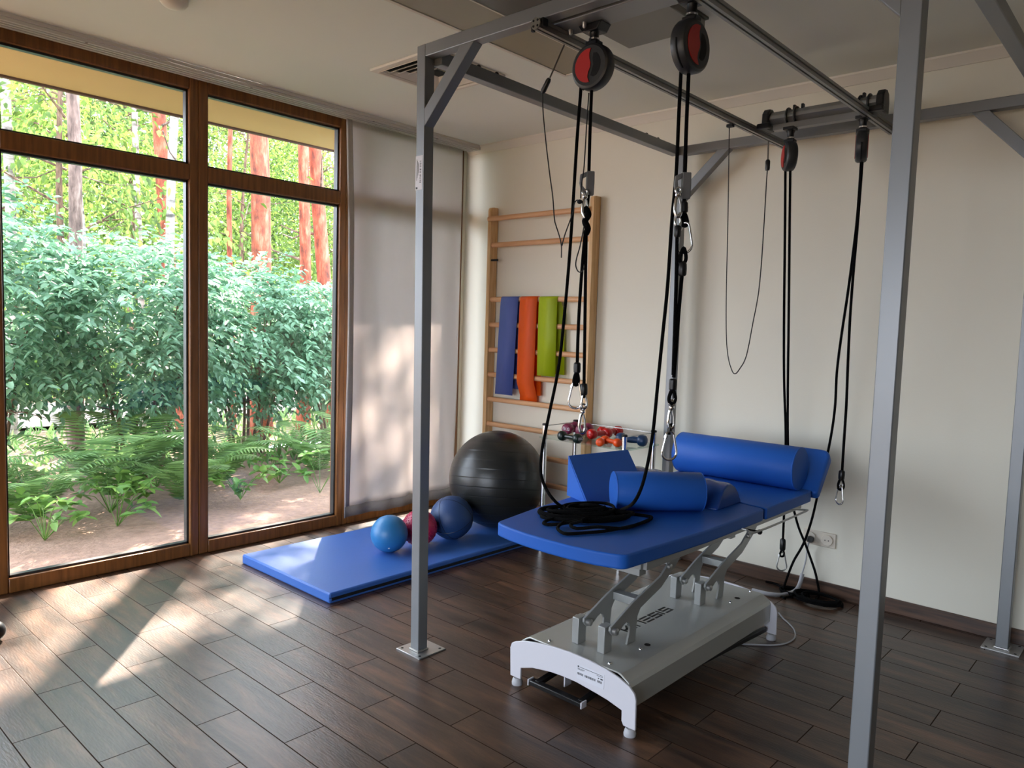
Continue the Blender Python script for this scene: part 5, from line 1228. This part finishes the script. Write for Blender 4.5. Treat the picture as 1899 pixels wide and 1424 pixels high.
# younger broad-leaved trees that fill the view behind, then the far edge of the forest
def young(x, y, h, n, m, label, seed, Lr, Wr, cr, nm='young_tree', group='young trees in the forest', z0=0.6):
    r = np.random.default_rng(seed); t = thing(nm, label, 'tree', (x, y, GZ), group)
    b = MB(); b.tube(smooth_path([(x, y, GZ - 0.05), (x + r.uniform(-.2, .2), y + r.uniform(-.2, .2), h * 0.5), (x + r.uniform(-.4, .4), y + r.uniform(-.4, .4), h)], 6), [0.05 - 0.04 * i / 12 for i in range(13)], 8)
    b.build('trunk', B_stem, t, smooth=60)
    b = MB(); ncl = 26; cl = []
    for k in range(ncl):
        s = r.uniform(0.12, 1); a = r.uniform(0, 6.28); p = Vector((x, y, z0 + (h - z0) * s * 0.95)); e = p + Vector((math.cos(a), math.sin(a), r.uniform(0, 0.5))) * (cr * (1.05 - 0.55 * s) * r.uniform(.5, 1.1))
        b.tube([p, p.lerp(e, 0.5) + Vector((0, 0, 0.08)), e], [0.016, 0.01, 0.004], 5); cl.append(e)
    b.build('branches', B_stem, t)
    cl = np.array(cl); P = np.repeat(cl, n // ncl, 0); P = P + r.normal(0, 1, P.shape) * np.array([cr * 0.28, cr * 0.28, cr * 0.2])
    q = unit(P - np.array([x, y, h * 0.55])); V, F = leaf_cloud(P, q, Lr, Wr, 0.35, r); mesh_np('foliage', V, F, m, t)
YT = [(-13.6, 3.2), (-14.2, 5.4), (-13.8, 7.4), (-14.5, 9.6), (-17.0, 4.6), (-17.5, 7.0), (-17.0, 9.4), (-17.8, 11.8), (-21, 5.4), (-21.5, 8.4), (-21, 11.2), (-22, 14.2), (-9.6, 3.0), (-16, 13.0)]
for i, (x, y) in enumerate(YT):
    young(x, y, 5.2 + 1.6 * ((i * 7) % 5) / 4, 4200, L_young, 'leafy yellow-green young tree standing among the pine trunks', 200 + i, (0.07, 0.12), (0.035, 0.06), 1.4)
FT = [(-25, 5.0), (-25.5, 7.4), (-26, 9.8), (-26, 12.4), (-26.5, 15), (-27, 17.8), (-31, 7), (-31, 10), (-31.5, 13), (-32, 16), (-32, 19.5), (-37, 9), (-37, 13), (-38, 17), (-38, 22)]
for i, (x, y) in enumerate(FT):
    young(x, y, 10.5 + (i * 3) % 4, 3200, L_far, 'pale green tree far back in the forest', 300 + i, (0.18, 0.3), (0.1, 0.17), 2.4, 'forest_tree', 'trees at the far edge of the forest')
# low green undergrowth beyond the path: nobody could count it
r = np.random.default_rng(78); n = 9000
P = np.stack([r.uniform(-24, -15, n), r.uniform(1, 20, n), r.uniform(0, 1, n) ** 1.6 * 1.9], 1); D = unit(r.normal(0, 0.8, (n, 3)) + np.array([0, 0, 0.3])); U = unit(r.normal(0, .5, (n, 3)) + np.array([0.4, 0, .8]))
V, F = leaves(P, D, U, r.uniform(0.1, 0.24, n), r.uniform(0.05, 0.1, n)); tag(mesh_np('brushwood', V, F, L_young), 'waist-high leafy brushwood beyond the gravel path', 'undergrowth', kind='stuff')
r = np.random.default_rng(77); n = 5200
P = np.stack([r.uniform(-26, -13.4, n), r.uniform(1, 18, n), np.full(n, GZ)], 1); D = unit(r.normal(0, 0.5, (n, 3)) + np.array([0, 0, 1.0])); U = unit(r.normal(0, 1, (n, 3)))
V, F = leaves(P, D, U, r.uniform(0.2, 0.55, n), r.uniform(0.06, 0.14, n)); tag(mesh_np('undergrowth', V, F, L_grass), 'bright green undergrowth beyond the gravel path', 'undergrowth', kind='stuff')
n = 2600
P = np.stack([r.uniform(-10.3, -6.6, n), r.uniform(0.5, 8, n), np.full(n, GZ)], 1); D = unit(r.normal(0, 0.6, (n, 3)) + np.array([0, 0, 0.8])); U = unit(r.normal(0, 1, (n, 3)))
V, F = leaves(P, D, U, r.uniform(0.05, 0.2, n), r.uniform(0.02, 0.05, n)); tag(mesh_np('ground_cover', V, F, L_fern), 'sparse low green growth between the shrubs and the path', 'undergrowth', kind='stuff')
